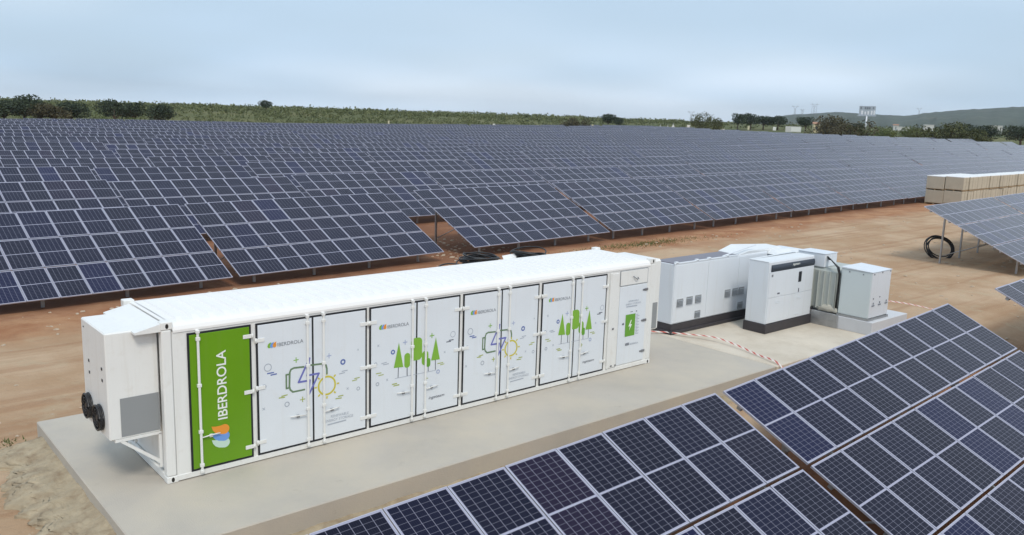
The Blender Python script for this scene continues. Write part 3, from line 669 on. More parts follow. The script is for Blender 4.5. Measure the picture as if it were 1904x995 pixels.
for dx in (0.0, 4.46):
    artwork(G2, dx); logo(4.045+dx, 2.052, 0.165, 0.10, EMB)
    letter('IBERDROLA', 4.23+dx, 2.057, 0.495, 0.066, M_text_g, con)
    letter('ingeteam', 5.225+dx, 0.405, 0.395, 0.075, M_pk, con, shear=0.25)
logo(1.06, 0.42, 0.42, 0.31, (M_pmint, M_pblu, M_port), rot=True)
letter('IBERDROLA', 1.035, 0.935, 1.215, 0.168, M_text_w, con, vertical=True, bold=0.012)
p = Print()
p.poly([(11.15, 0.85), (11.51, 0.85), (11.51, 1.41), (11.15, 1.41)], M_pdg)
p.poly([(11.35, 1.26), (11.27, 1.10), (11.33, 1.10), (11.30, 0.99), (11.40, 1.15), (11.34, 1.15), (11.38, 1.26)], M_text_w)
for k in range(14): p.seg((11.54, 0.88+k*0.038), (11.66-0.05*(k % 2), 0.88+k*0.038), 0.012, M_text_s)
p.poly([(11.03, 1.17), (11.07, 1.17), (11.07, 1.15), (11.11, 1.19), (11.07, 1.23), (11.07, 1.21), (11.03, 1.21)], M_pk)
p.seg((11.16, 1.615), (11.545, 1.607), 0.022, M_text_s); p.emblem(11.18, 0.61, 0.15, 0.075, (M_text_g, M_text_g, M_text_g))
p.seg((11.32, 1.47), (11.40, 1.47), 0.014, M_text_g); p.seg((11.53, 1.465), (11.555, 1.465), 0.02, M_pk); p.build('printed_gauge')['kind'] = 'stuff'
letter('RENEWABLE', 11.225, 1.725, 0.37, 0.042, M_text_s, con); letter('ENERGY STORAGE', 11.135, 1.655, 0.545, 0.042, M_text_s, con); letter('IBERDROLA', 11.35, 0.612, 0.32, 0.045, M_text_s, con)

# cooling units on both ends
cu_ = MB(); cu_.box(-0.80, 0.0, 0.20, 1.55, 0.87, 2.64, bev=0.02)
ac = cu_.build('cooling_unit', M_white, con)
b = MB(); b.box(-0.62, -0.02, 0.1925, 0.1995, 0.91, 1.55); b.build('grille', M_mesh, ac)
b = MB(); b.add([(-0.40, 0.02, 2.635), (0.03, 0.02, 2.735), (0.03, 1.72, 2.735), (-0.40, 1.72, 2.635), (-0.40, 0.02, 2.60), (0.0, 0.02, 2.60), (-0.0, 1.72, 2.60), (-0.40, 1.72, 2.60)], [(0, 1, 2, 3), (4, 5, 1, 0), (7, 3, 2, 6), (4, 0, 3, 7)]); b.build('flashing', M_white, ac)
for y in (0.22, 1.53):
    b = MB(); b.add([(-0.70, y-0.02, 0.87), (-0.70, y+0.02, 0.87), (-0.02, y+0.02, 0.30), (-0.02, y-0.02, 0.30), (-0.63, y-0.02, 0.87), (-0.63, y+0.02, 0.87), (-0.02, y+0.02, 0.37), (-0.02, y-0.02, 0.37)], [(0, 3, 2, 1), (4, 5, 6, 7), (0, 4, 7, 3), (1, 2, 6, 5), (0, 1, 5, 4), (2, 3, 7, 6)]); b.box(-0.72, 0, y-0.025, y+0.025, 0.83, 0.872); b.box(-0.045, 0.0, y-0.025, y+0.025, 0.25, 0.84); b.build('bracket', M_white, ac)
def fan(y, z):
    f = empty('fan'); f.parent = ac
    f.location = (-0.80, y, z)
    b = MB(); n_ = 28
    for r, x in ((0.205, -0.07), (0.205, -0.015)): b.tube([(x, r*math.cos(2*math.pi*k/n_), r*math.sin(2*math.pi*k/n_)) for k in range(n_)], 0.016, 6, 0, True)
    for k in range(n_):
        a0, a1 = 2*math.pi*k/n_, 2*math.pi*(k+1)/n_
        b.add([(0, 0.205*math.cos(a0), 0.205*math.sin(a0)), (-0.075, 0.205*math.cos(a0), 0.205*math.sin(a0)), (-0.075, 0.205*math.cos(a1), 0.205*math.sin(a1)), (0, 0.205*math.cos(a1), 0.205*math.sin(a1))], [(0, 1, 2, 3)], smooth=True)
    for r in (0.09, 0.14, 0.19): b.tube([(-0.075, r*math.cos(2*math.pi*k/n_), r*math.sin(2*math.pi*k/n_)) for k in range(n_)], 0.006, 5, 0, True)
    for k in range(8):
        a = R(45*k+12); b.tube([(-0.078, 0.06*math.cos(a), 0.06*math.sin(a)), (-0.075, 0.205*math.cos(a), 0.205*math.sin(a))], 0.006, 5)
    o = b.build('fan_guard', M_fan, f)
    b = MB(); b.tube([(-0.07, 0, 0), (-0.005, 0, 0)], 0.075, 14)
    for k in range(5):
        a = R(72*k); ca, sa = math.cos(a), math.sin(a)
        b.add([(-0.05, 0.06*ca-0.05*sa, 0.06*sa+0.05*ca), (-0.02, 0.06*ca+0.05*sa, 0.06*sa-0.05*ca), (-0.02, 0.21*ca+0.10*sa, 0.21*sa-0.10*ca), (-0.055, 0.21*ca-0.06*sa, 0.21*sa+0.06*ca)], [(0, 1, 2, 3)])
    b.build('fan_blades', M_fan, f)
fan(1.27, 1.18); fan(0.63, 1.16)
b = MB()
for y, z in ((1.18, 1.98), (1.18, 1.78), (0.44, 2.02), (0.44, 1.83)): b.box(-0.806, -0.799, y-0.03, y+0.03, z-0.025, z+0.02)
b.box(-0.806, -0.799, 1.38, 1.42, 2.50, 2.52); b.build('vent_slot', M_gasket, ac)
cu_ = MB(); cu_.box(L_, L_+0.78, 0.42, 1.75, 0.70, 2.60, bev=0.05); ac2 = cu_.build('cooling_unit', M_white, con)
b = MB(); b.box(L_+0.16, L_+0.68, 0.4125, 0.4195, 0.76, 1.45); b.build('grille', M_mesh, ac2)

# ------------------------------------------------------------------ electrical cabinets on the right slab
inv = empty('inverter_cabinet', (14.95, 1.53, 0)); tag(inv, 'long low white inverter cabinet with square vents behind the container end', 'cabinet')
IL, ID = 4.75, 0.78
b = MB(); b.box(-0.05, IL+0.02, -0.05, ID+0.03, 0.0, 0.10, bev=0.01); b.box(0, IL, 0, ID, 0.10, 0.30); b.build('base', M_plinth, inv)
b = MB(); b.box(0, IL, 0.012, ID, 0.30, 2.09, bev=0.015); b.build('body', M_cab, inv)
for x0, x1 in ((0.02, 1.60), (1.62, 3.18), (3.20, IL-0.02)):
    b = MB(); b.box(x0, x1, 0.0, 0.014, 0.33, 2.05, bev=0.005); b.build('door', M_cab, inv)
for x, z, w_, h_ in ((0.17, 0.80, .30, .24), (0.62, 0.82, .30, .24), (1.04, 0.82, .30, .24), (1.06, 0.36, .28, .22), (2.52, 0.82, .30, .24), (2.92, 0.82, .30, .24), (3.26, 0.82, .30, .24), (3.26, 0.36, .28, .22)):
    b = MB(); b.box(x, x+w_, -0.012, 0.001, z, z+h_, 0, bev=0.004); b.box(x-0.025, x+w_+0.025, -0.006, 0.0005, z-0.025, z+h_+0.025, 1); vt = b.build('vent', [M_mesh, M_cab], inv)
    for q in range(5): b = MB(); zq = z+0.02+q*(h_-0.03)/5; b.add([(x+.01, -0.013, zq), (x+w_-.01, -0.013, zq), (x+w_-.01, -0.034, zq-0.012), (x+.01, -0.034, zq-0.012), (x+.01, -0.013, zq+0.008), (x+w_-.01, -0.013, zq+0.008)], [(3, 2, 1, 0), (3, 5, 4)[:0] or (4, 3, 2, 5), (0, 3, 4), (1, 5, 2)]); b.build('slat', M_steel, vt)
b = MB(); b.box(0.03, IL-0.9, 0.05, ID-0.02, 2.09, 2.115); b.build('roof', M_rooft, inv)
b = MB(); b.box(-0.02, 3.1, 0.0, 0.05, 2.085, 2.13, bev=0.01)
for x in (0.04, 1.0, 1.6, 2.5): b.box(x, x+0.12, 0.0, 0.09, 2.10, 2.16, bev=0.01)
b.build('roof_rail', M_cab, inv)
b = MB(); M4 = Matrix.Translation((2.35, 0.02, 2.12)) @ Matrix.Rotation(R(-7.5), 4, 'Y'); b.box(0, 1.75, 0, 0.05, 0, 0.03, 0, M4, bev=0.008); b.build('tilted_trim', M_cab, inv)
b = MB(); b.add([(3.15, 0.02, 2.10), (3.7, 0.02, 2.19), (IL+0.9, 0.10, 2.17), (IL+0.9, 0.66, 2.19), (3.8, ID, 2.30), (3.15, ID, 2.14), (3.15, 0.02, 2.07), (IL+0.9, 0.08, 2.07), (IL+0.9, ID, 2.07), (3.15, ID, 2.07)],
    [(0, 1, 4, 5), (1, 2, 3, 4), (6, 7, 2, 1, 0), (7, 8, 3, 2), (8, 9, 5, 4, 3), (9, 6, 0, 5)]); b.build('roof_cover', M_cover, inv)

tv = empty('junction_cabinet', (19.78, 1.25, 0)); tag(tv, 'white junction cabinet with sheet covered top behind the navy banded cabinet', 'cabinet')
b = MB(); b.box(0, 1.75, 0, 1.0, 0.12, 2.06, bev=0.02); b.build('body', M_cab, tv)
b = MB(); b.box(-0.03, 1.78, -0.03, 1.03, 0, 0.12); b.build('base', M_plinth, tv)
b = MB(); rnd = random.Random(8)
gx, gy = 9, 6
for j in range(gy):
    for i in range(gx):
        x, y = -0.06+i*1.87/(gx-1), -0.06+j*1.12/(gy-1); e = i in (0, gx-1) or j in (0, gy-1)
        b.v.append((x, y, 2.02 if e else 2.10+0.10*noise.noise(Vector((x*2.1, y*2.1, 5)))+0.05*math.sin(x*3)))
for j in range(gy-1):
    for i in range(gx-1): b.face([j*gx+i, j*gx+i+1, (j+1)*gx+i+1, (j+1)*gx+i], 0, None, False)
b.build('cover_sheet', M_cover, tv)

cc2 = empty('control_cabinet', (17.42, -0.02, 0)); tag(cc2, 'white control cabinet with navy top band on charcoal plinth', 'cabinet')
CW, CDp = 2.50, 0.72
b = MB(); b.box(-0.03, CW+0.03, -0.03, CDp+0.03, 0, 0.285, bev=0.008); b.build('plinth', M_plinth, cc2)
b = MB(); b.box(0, CW, 0.02, CDp, 0.285, 2.16, bev=0.012); b.build('body', M_cab, cc2)
b = MB(); b.box(0.03, CW-0.015, 0.0, 0.022, 1.08, 1.86, bev=0.006); ud = b.build('upper_door', M_cab, cc2)
b = MB(); b.box(0.03, CW/2-0.004, 0.0, 0.022, 0.30, 1.07, bev=0.006); b.build('lower_door', M_cab, cc2)
b = MB(); b.box(CW/2+0.004, CW-0.015, 0.0, 0.022, 0.30, 1.07, bev=0.006); b.build('lower_door', M_cab, cc2)
b = MB(); n_ = 6; pf = [(0.0, 1.87)]+[(0.16*(1-math.cos(R(90*k/n_)))-0.02, 1.95+0.19*math.sin(R(90*k/n_))) for k in range(n_+1)]+[(0.30, 2.15), (0.30, 1.87)]
b.prism([(y, z) for y, z in pf], 0.10, CW-0.01, 0, Matrix(((0, 0, 1, 0), (1, 0, 0, 0), (0, 1, 0, 0), (0, 0, 0, 1)))); b.build('top_band', M_band, cc2)
b = MB(); b.box(-0.01, CW+0.01, 0.05, CDp+0.02, 2.16, 2.175); b.add([(0.0, CDp+0.01, 2.175), (CW, CDp+0.01, 2.215), (CW, CDp-0.10, 2.215), (0.0, CDp-0.10, 2.175)], [(0, 1, 2, 3)]); b.build('top_sheet', M_cover, cc2)
letter('ingeteam', 1.20, 1.955, 0.40, 0.09, M_text_w, cc2, y=-0.024, shear=0.2, bold=0.01)
for m_, bx in ((M_gasket, (1.62, 1.78, 1.42, 1.74)), (M_handle, (0.12, 0.19, 1.72, 1.79)), (M_pk, (0.50, 0.62, 1.16, 1.20)), (M_pk, (1.66, 1.70, 1.10, 1.22))):
    b = MB(); b.box(bx[0], bx[1], -0.012, 0.001, bx[2], bx[3], bev=0.003); b.build('window' if m_ is M_gasket else 'latch', m_, ud)
for x, z in ((0.42, 0.93), (1.62, 0.93), (1.55, 0.40), (0.42, 0.88), (1.62, 0.88)):
    b = MB(); b.box(x, x+0.26, -0.012, 0.001, z, z+0.02, bev=0.006); b.build('louvre', M_cab, cc2)

pl_ = MB(); pl_.box(20.0, 22.3, -2.02, 1.2, 0.0, 0.40, bev=0.012); tag(pl_.build('equipment_plinth', mat('plinth_concrete', (0.60, 0.61, 0.63), 0.8, var=0.04, vscale=1.5, bump=0.15, bscale=50)), 'pale concrete plinth under the transformer and pale grey switch cabinet', 'plinth')
fp = MB(); fp.box(19.955, 19.997, -0.93, 0.08, 0.005, 0.415, bev=0.004); fp.box(19.945, 19.955, -0.93, 0.08, 0.20, 0.225); tag(fp.build('cable_trough', M_steel), 'galvanised steel cable trough on the side of the pale plinth', 'trough')

sw = empty('switch_cabinet', (20.06, -1.84, 0.40)); tag(sw, 'pale grey switch cabinet at the right end of the slab', 'cabinet')
b = MB(); b.box(-0.02, 1.25, -0.02, 1.0, 0, 0.07); b.build('base', M_steel, sw)
b = MB(); b.box(0, 1.22, 0.012, 0.98, 0.07, 1.50, bev=0.012); b.build('body', M_cab2, sw)
b = MB(); b.box(0.02, 1.20, 0.0, 0.014, 0.09, 1.48, bev=0.005); fd = b.build('door', M_cab, sw)
b = MB(); b.add([(-0.02, -0.02, 1.50), (1.24, -0.02, 1.50), (1.24, 1.0, 1.545), (-0.02, 1.0, 1.545), (-0.02, 1.0, 1.50), (1.24, 1.0, 1.50)], [(0, 1, 2, 3), (3, 2, 5, 4), (0, 3, 4), (1, 5, 2)]); b.build('top', M_cab, sw)
for x, z in ((0.12, 1.43), (0.62, 1.45), (1.14, 1.45), (0.20, 0.68), (0.60, 0.70)):
    b = MB(); b.box(x-0.02, x+0.02, -0.012, 0.001, z-0.02, z+0.02, bev=0.004); b.build('bolt', M_pk, fd)
for x in (0.22, 0.62, 1.05):
    b = MB(); b.box(x-0.08, x+0.08, -0.014, 0.001, 0.44, 0.48, bev=0.003); b.box(x-0.02, x+0.02, -0.016, 0.001, 0.50, 0.56, bev=0.003); b.build('latch', M_text_g, fd)
for y, z in ((0.72, 1.42), (0.28, 1.40)):
    b = MB(); b.box(-0.012, 0.001, y-0.02, y+0.02, z-0.02, z+0.02, bev=0.004); b.build('bolt', M_text_g, sw)

tr = empty('transformer', (20.10, -0.80, 0.40)); tag(tr, 'beige grey transformer tank between two cabinets on the plinth', 'transformer')
b = MB(); b.box(0, 1.5, 0.02, 1.9, 0.04, 1.40, bev=0.10); b.build('tank', M_trans, tr)
for k in range(5):
    b = MB(); b.box(-0.05, 0.01, 0.10+k*0.19, 0.135+k*0.19, 0.10, 1.32, bev=0.01); b.build('cooling_fin', M_trans, tr)
b = MB(); b.box(0.02, 0.75, 0.55, 1.5, 1.40, 1.82, bev=0.02); b.box(0.005, 0.765, 0.535, 1.515, 1.82, 1.835, bev=0.005); b.build('terminal_box', M_cab, tr)
b = MB(); b.box(-0.02, 0.03, 0.82, 0.95, 0.0, 0.08, bev=0.01); b.build('foot', M_plinth, tr)
for k in range(5):
    dy = 0.035*k; c = MB()
    c.tube([(20.45, -0.02-dy*0.3, 2.12-0.02*k), (20.25, -0.25-dy, 2.15-0.025*k), (20.08, -0.50-dy*0.8, 2.06-0.02*k), (20.02, -0.72-dy*0.5, 1.90), (20.02, -0.80-dy*0.3, 1.70), (20.03, -0.80-dy*0.25, 1.2), (20.04, -0.78-dy*0.2, 0.62)], 0.017, 7)
    tag(c.build('power_cable', M_cable if k % 2 else M_black), '%s of the five dark power cables arching beside the transformer' % ('outermost', 'second', 'middle', 'fourth', 'innermost')[4-k], 'cable', 'power cables beside the transformer')
b = MB(); n_ = 12
for j in range(9):
    t = j/8; y = -0.85+0.68*t; r = 0.15*math.sin(math.pi*(0.10+0.80*t))**0.6
    for k in range(n_):
        a = 2*math.pi*k/n_; rr = r*(1+0.18*noise.noise(Vector((j*.7, k*.8, 2))))
        b.v.append((19.88+0.0+rr*1.0*math.cos(a)*0.75+0.14, y, 0.425+max(0.0, r*0.9+rr*math.sin(a)*0.85)))
for j in range(8):
    for k in range(n_): b.face([j*n_+k, j*n_+(k+1) % n_, (j+1)*n_+(k+1) % n_, (j+1)*n_+k], 0, None, True)
b.face(list(range(n_))[::-1]); b.face([8*n_+k for k in range(n_)])
sk = b.build('sandbag', M_bag); tag(sk, 'pale cloth sack lying on the plinth in front of the transformer', 'sack'); sk.location.x = 0.12

# red and white tape
M_tape = bpy.data.materials.new('barrier_tape'); M_tape.use_nodes = True
_n, _l = M_tape.node_tree.nodes, M_tape.node_tree.links; _uv = N(_n, 'ShaderNodeUVMap'); _uv.uv_map = 'UVMap'; _s = N(_n, 'ShaderNodeSeparateXYZ'); _l.new(_uv.outputs[0], _s.inputs[0])
_a = N(_n, 'ShaderNodeMath', operation='MULTIPLY_ADD'); _l.new(_s.outputs[1], _a.inputs[0]); _a.inputs[1].default_value = 0.5; _l.new(_s.outputs[0], _a.inputs[2])
_f = N(_n, 'ShaderNodeMath', operation='FRACT'); _l.new(_a.outputs[0], _f.inputs[0]); _g = N(_n, 'ShaderNodeMath', operation='GREATER_THAN'); _l.new(_f.outputs[0], _g.inputs[0]); _g.inputs[1].default_value = 0.5
_m = N(_n, 'ShaderNodeMixRGB'); _m.inputs[1].default_value = (0.52, 0.12, 0.09, 1); _m.inputs[2].default_value = (0.74, 0.69, 0.64, 1); _l.new(_g.outputs[0], _m.inputs[0]); _l.new(_m.outputs[0], _n['Principled BSDF'].inputs['Base Color']); _n['Principled BSDF'].inputs['Roughness'].default_value = 0.4
def tape(pts, label, w_=0.05, sub=14, stripe=0.30):
    P = [Vector(p) for p in pts]; Q = []
    for i in range(len(P)-1):
        p0, p1, p2, p3 = P[max(i-1, 0)], P[i], P[i+1], P[min(i+2, len(P)-1)]
        for k in range(sub):
            t = k/sub; Q.append(0.5*((2*p1)+(p2-p0)*t+(2*p0-5*p1+4*p2-p3)*t*t+(3*p1-p0-3*p2+p3)*t**3))
    Q.append(P[-1]); b = MB(); s_ = 0.0
    for i, q in enumerate(Q):
        if i: s_ += (q-Q[i-1]).length
        d = (Q[min(i+1, len(Q)-1)]-Q[max(i-1, 0)]).normalized(); side = d.cross(Vector((0, 0, 1))).normalized()
        tw = 0.5+0.5*math.sin(i*0.11); o = (Vector((0, 0, 1))*(0.35+0.3*tw)-side*0.8).normalized()*w_/2
        b.v += [tuple(q-o), tuple(q+o)]
        if i: b.face([2*i-2, 2*i, 2*i+1, 2*i-1], 0, [((s_-(q-Q[i-1]).length)/stripe, 0), (s_/stripe, 0), (s_/stripe, 1), ((s_-(q-Q[i-1]).length)/stripe, 1)])
    o = b.build('barrier_tape', M_tape); tag(o, label, 'tape'); return o
tape([(13.5, 2.3, 0.10), (14.63, 1.93, 0.06), (15.12, 1.05, 0.10), (15.36, 0.3, 0.14), (15.33, -0.45, 0.10), (15.12, -1.3, 0.05), (14.9, -2.0, 0.06), (14.8, -2.5, -0.2)], 'red and white striped tape sagging across the slab beside the container')
tape([(21.3, -0.9, 0.95), (22.6, -1.0, 0.62), (23.9, -1.35, 0.38), (25.0, -1.9, 0.12)], 'short red and white tape running right from the pale grey switch cabinet')

# ------------------------------------------------------------------ solar panel tables
PW, LP, TILT, CLR = 1.005, 1.825, R(25.2), 0.40
PWID, PLEN = 0.985, 1.772
CT, ST = math.cos(TILT), math.sin(TILT)
NC, NR = 10, 3
def panel_into(b, ox, oy, lip=0.011, uo=(0, 0), full=True):
    x0, x1, y0, y1, t = ox, ox+PWID, oy, oy+PLEN, 0.038
    i = len(b.v)
    for z in (0.0, t):
        b.v += [(x0, y0, z), (x1, y0, z), (x1, y1, z), (x0, y1, z)]
    b.v += [(x0+lip, y0+lip, t), (x1-lip, y0+lip, t), (x1-lip, y1-lip, t), (x0+lip, y1-lip, t)]
    b.v += [(x0+lip, y0+lip, t-0.003), (x1-lip, y0+lip, t-0.003), (x1-lip, y1-lip, t-0.003), (x0+lip, y1-lip, t-0.003)]
    b.face([i+3, i+2, i+1, i], 2)
    for k in range(4):
        q = (k+1) % 4
        b.face([i+k, i+q, i+4+q, i+4+k], 0)
        b.face([i+4+k, i+4+q, i+8+q, i+8+k], 0)
        b.face([i+8+k, i+8+q, i+12+q, i+12+k], 0)
    u, v = uo; e = 0.0004
    b.face([i+12, i+13, i+14, i+15], 1, [(u+e, v+e), (u+1-e, v+e), (u+1-e, v+1-e), (u+e, v+1-e)])
PM = [M_alu, M_pv, M_back]
b = MB(); panel_into(b, 0, 0); ME_panel = b.mesh('panel', PM); ME_panelc = b.mesh('panel', [M_alu, M_pvc, M_back])
def up(s, lift=0.0):   # point on the table plane at slope distance s
    return s*CT-lift*ST, CLR+s*ST+lift*CT
XP = (0.95, 3.65, 6.40, 9.10)
PF, PB = 0.75, 4.55
def c_post(b, x, y, z0, z1):
    b.box(x-0.05, x+0.05, y-0.035, y-0.028, z0, z1); b.box(x-0.05, x-0.043, y-0.028, y+0.035, z0, z1); b.box(x+0.043, x+0.05, y-0.028, y+0.035, z0, z1)
b = MB(); yf, zf = up(PF, -0.16); c_post(b, 0, 0, -0.4, zf); ME_pf = b.mesh('post', [M_steel])
b = MB(); yb, zb = up(PB, -0.16); c_post(b, 0, 0, -0.4, zb); ME_pb = b.mesh('post', [M_steel])
MT = Matrix.Translation((0, 0, CLR)) @ Matrix.Rotation(TILT, 4, 'X')
b = MB(); b.box(-0.03, 0.03, 0.25, 5.25, -0.165, -0.075, 0, MT); ME_raf = b.mesh('rafter', [M_steel])
b = MB(); b.box(0.02, NC*PW-0.04, -0.04, 0.04, -0.072, -0.004, 0, Matrix.Rotation(TILT, 4, 'X')); ME_pur = b.mesh('purlin', [M_steel])
b = MB(); b.tube([(0, yb-0.03, 0.25), (0, up(2.2, -0.16)[0], up(2.2, -0.16)[1])], 0.022, 6); ME_br = b.mesh('brace', [M_steel])
PUR = (0.38, 1.40, 2.20, 3.20, 4.05, 5.05)
b = MB()
for x in XP: c_post(b, x, yf, -0.4, zf); c_post(b, x, yb, -0.4, zb)
for s_ in PUR: b.box(0.02, NC*PW-0.04, s_-0.03, s_+0.03, -0.072, -0.004, 0, MT)
ME_frame = b.mesh('support_frame', [M_steel])
b = MB()
for r in range(NR):
    for c in range(NC): panel_into(b, c*PW, r*LP, uo=(c, r), lip=0.009)
ME_allp = b.mesh('panel_rows', PM)
ORD = ['first', 'second', 'third', 'fourth', 'fifth', 'sixth', 'seventh', 'eighth', 'ninth', 'tenth', 'eleventh', 'twelfth', 'thirteenth', 'fourteenth', 'fifteenth', 'sixteenth', 'seventeenth', 'eighteenth', 'nineteenth', 'twentieth']
TEN = {20: 'twenty', 30: 'thirty', 40: 'forty'}
def ordinal(n):
    if n <= 20: return ORD[n-1]
    t = n//10*10; return TEN[t]+('-'+ORD[n-t-1] if n > t else 'th') if n > t else {30: 'thirtieth', 40: 'fortieth'}[n]
rt = random.Random(21)
def table(al, pe_low, z, slope, lod, label, group, org=None, yaw=None, k=1.0):
    """al: distance along the row of the left end; pe_low: distance of the low edge"""
    x, y = xy(al, pe_low) if org is None else org
    t = bpy.data.objects.new('solar_panel_table', None); t.empty_display_size = 0.2
    t.location = (x, y, z); t.rotation_euler = Euler((0, -slope, A3 if yaw is None else yaw)); t.scale = (1, k, k); link(t); tag(t, label, 'solar panels', group)
    if lod < 2:
        for r in range(NR):
            s_ = r*LP; py, pz = up(s_)
            for c in range(NC):
                jz = rt.uniform(-0.003, 0.003)
                inst('panel', ME_panelc if group is FGG else ME_panel, t, (c*PW, py, pz+jz), (TILT+rt.uniform(-0.003, 0.003), rt.uniform(-0.003, 0.003), 0))
    else:
        o = inst('panel_rows', ME_allp, t, (0, 0, CLR), (TILT, 0, 0)); o['kind'] = 'stuff'
    if lod == 0:
        for x_ in XP:
            inst('post', ME_pf, t, (x_, yf, 0)); inst('post', ME_pb, t, (x_, yb, 0)); inst('rafter', ME_raf, t, (x_, 0, 0)); inst('brace', ME_br, t, (x_, 0, 0))
        for s_ in PUR: inst('purlin', ME_pur, t, (0, up(s_)[0], up(s_)[1]))
    else: inst('support_frame', ME_frame, t)
    return t
TL = NC*PW
# foreground row and the row on the right
FGG = 'solar tables on the near side of the slab'
ztop = lambda z: z-CLR-3*LP*ST
KF, YF_ = 1.074, R(1.45)        # longer panels on the near tables
def near_table(x, y, z, slope, label):      # x, y, z: upper left corner
    run = KF*(2*LP+PLEN)*CT; drop = KF*(CLR+(2*LP+PLEN)*ST)
    table(0, 0, z-drop, slope, 0, label, FGG, (x+run*math.sin(YF_), y-run*math.cos(YF_)), YF_, KF)
cy_, sy_ = math.cos(YF_), math.sin(YF_)
near_table(7.925-TL*cy_, -5.035-TL*sy_, 1.405-TL*math.sin(R(0.45)), R(0.45), 'nearest solar table at the bottom of the picture, left of the dark gap')
near_table(8.235, -5.03, 1.395, R(1.92), 'near solar table at lower right, right of the dark gap')
near_table(21.2, -4.82, 1.80, R(0.8), 'solar table cut by the right edge, beyond the lower right table')
P1 = 2.70-3*LP*CT
RGG = 'solar tables standing right of the dirt road'
table(38.40, P1, ztop(2.40), R(0.1), 0, 'solar table on posts at right with black conduit coil leaning under it', RGG)
table(48.75, P1, ztop(2.42), R(0.2), 0, 'solar table behind the coil table at the right edge', RGG)
# the big field
PITCHR = 11.2; NROW = 16
BGG = 'solar tables of the large field'
cp_al, cp_pe = ap(CAM.x, CAM.y)
count = 0; SPECS = []
for k in range(NROW):
    pl0 = 21.7-3*LP*CT+PITCHR*k
    dist = pl0+4-cp_pe
    left = cp_al+dist*math.tan(R(10.5))-7
    right = min(cp_al+dist*math.tan(R(76.5))+6, 266)
    starts = []
    if k == 0:
        starts = [-10.95, -0.90, 9.42, 21.35]; a = 21.35+TL+0.28
    else:
        a = left-rt.uniform(0, TL*0.7)
        if k == 1: a = -10.39
    gap = 0.28
    while a < right:
        starts.append(a); a += TL+(gap if k <= 1 or rt.random() < 0.88 else rt.uniform(0.8, 2.2))
    idx = 0
    for a in starts:
        if a+TL < left+4: continue
        xm, ym = xy(a+TL/2, pl0+2.5)
        g0 = hgt(*xy(a+0.5, pl0+2.5)); g1 = hgt(*xy(a+TL-0.5, pl0+2.5)); gm = (g0+g1)/2+0.08
        stepf = 0.10 if k else 0.02
        if k >= 2 and a < 75: stepf = 0.17
        zb_ = gm+rt.uniform(-stepf, stepf); sl = 0.75*math.atan2(g1-g0, TL-1)
        if k == 0:
            zb_ = {-10.95: -0.76, -0.90: -0.70, 9.42: -0.665, 21.35: -0.555}.get(a, -0.50+0.04*S(a, 30, 90)); sl = {9.42: R(0.37), -0.90: R(0.2)}.get(a, R(0.12))
            zb_ += 0.02
        z0_ = zb_-math.sin(sl)*TL/2 if k else zb_
        d = math.hypot(xm-CAM.x, ym-CAM.y)
        lod = 0 if d < 46 else (1 if d < 100 else 2)
        idx += 1; count += 1
        lab = 'solar table in the %s row behind the container, %s from the left' % (ordinal(k+1), ordinal(idx))
        if k == 0 and a == 9.42: lab = 'front row solar table directly behind the container, left of the bare earth gap'
        if k == 0 and a == 21.35: lab = 'front row solar table right of the bare earth gap behind the container'
        SPECS.append((d, a, pl0, z0_, sl, lod, lab))
SPECS.sort()
for d, a, pl0, z0_, sl, lod, lab in SPECS[:300]: table(a, pl0, z0_, sl, lod, lab, BGG)
fm = MB()
for d, a, pl0, z0_, sl, lod, lab in SPECS[300:]:      # the farthest tables read as one mass
    x, y = xy(a, pl0); M4 = Matrix.Translation((x, y, z0_)) @ Euler((0, -sl, A3)).to_matrix().to_4x4() @ MT
    for r in range(NR):
        i0 = len(fm.v); y0, y1 = r*LP, r*LP+PLEN
        for zz_ in (0.0, 0.038):
            for p_ in ((0, y0), (TL, y0), (TL, y1), (0, y1)): fm.v.append(tuple(M4 @ Vector((p_[0], p_[1], zz_))))
        fm.face([i0+4, i0+5, i0+6, i0+7], 1, [(0, r+.0004), (NC, r+.0004), (NC, r+.9996), (0, r+.9996)]); fm.face([i0+3, i0+2, i0+1, i0], 2)
        for k in range(4): q = (k+1) % 4; fm.face([i0+k, i0+q, i0+4+q, i0+4+k], 0)
    for x_ in XP:
        for y_, z_ in ((yf, zf), (yb, zb)):
            M5 = Matrix.Translation((x, y, z0_)) @ Euler((0, -sl, A3)).to_matrix().to_4x4(); fm.box(x_-.04, x_+.04, y_-.03, y_+.03, -0.4, z_, 0, M5)
if fm.v: tag(fm.build('distant_solar_tables', PM), 'farthest solar tables merging into one bluish mass at the field end', 'solar panels', kind='stuff')
print('tables', count, 'objects', len(bpy.data.objects), 'lod1', sum(1 for q in SPECS if q[5] < 2))

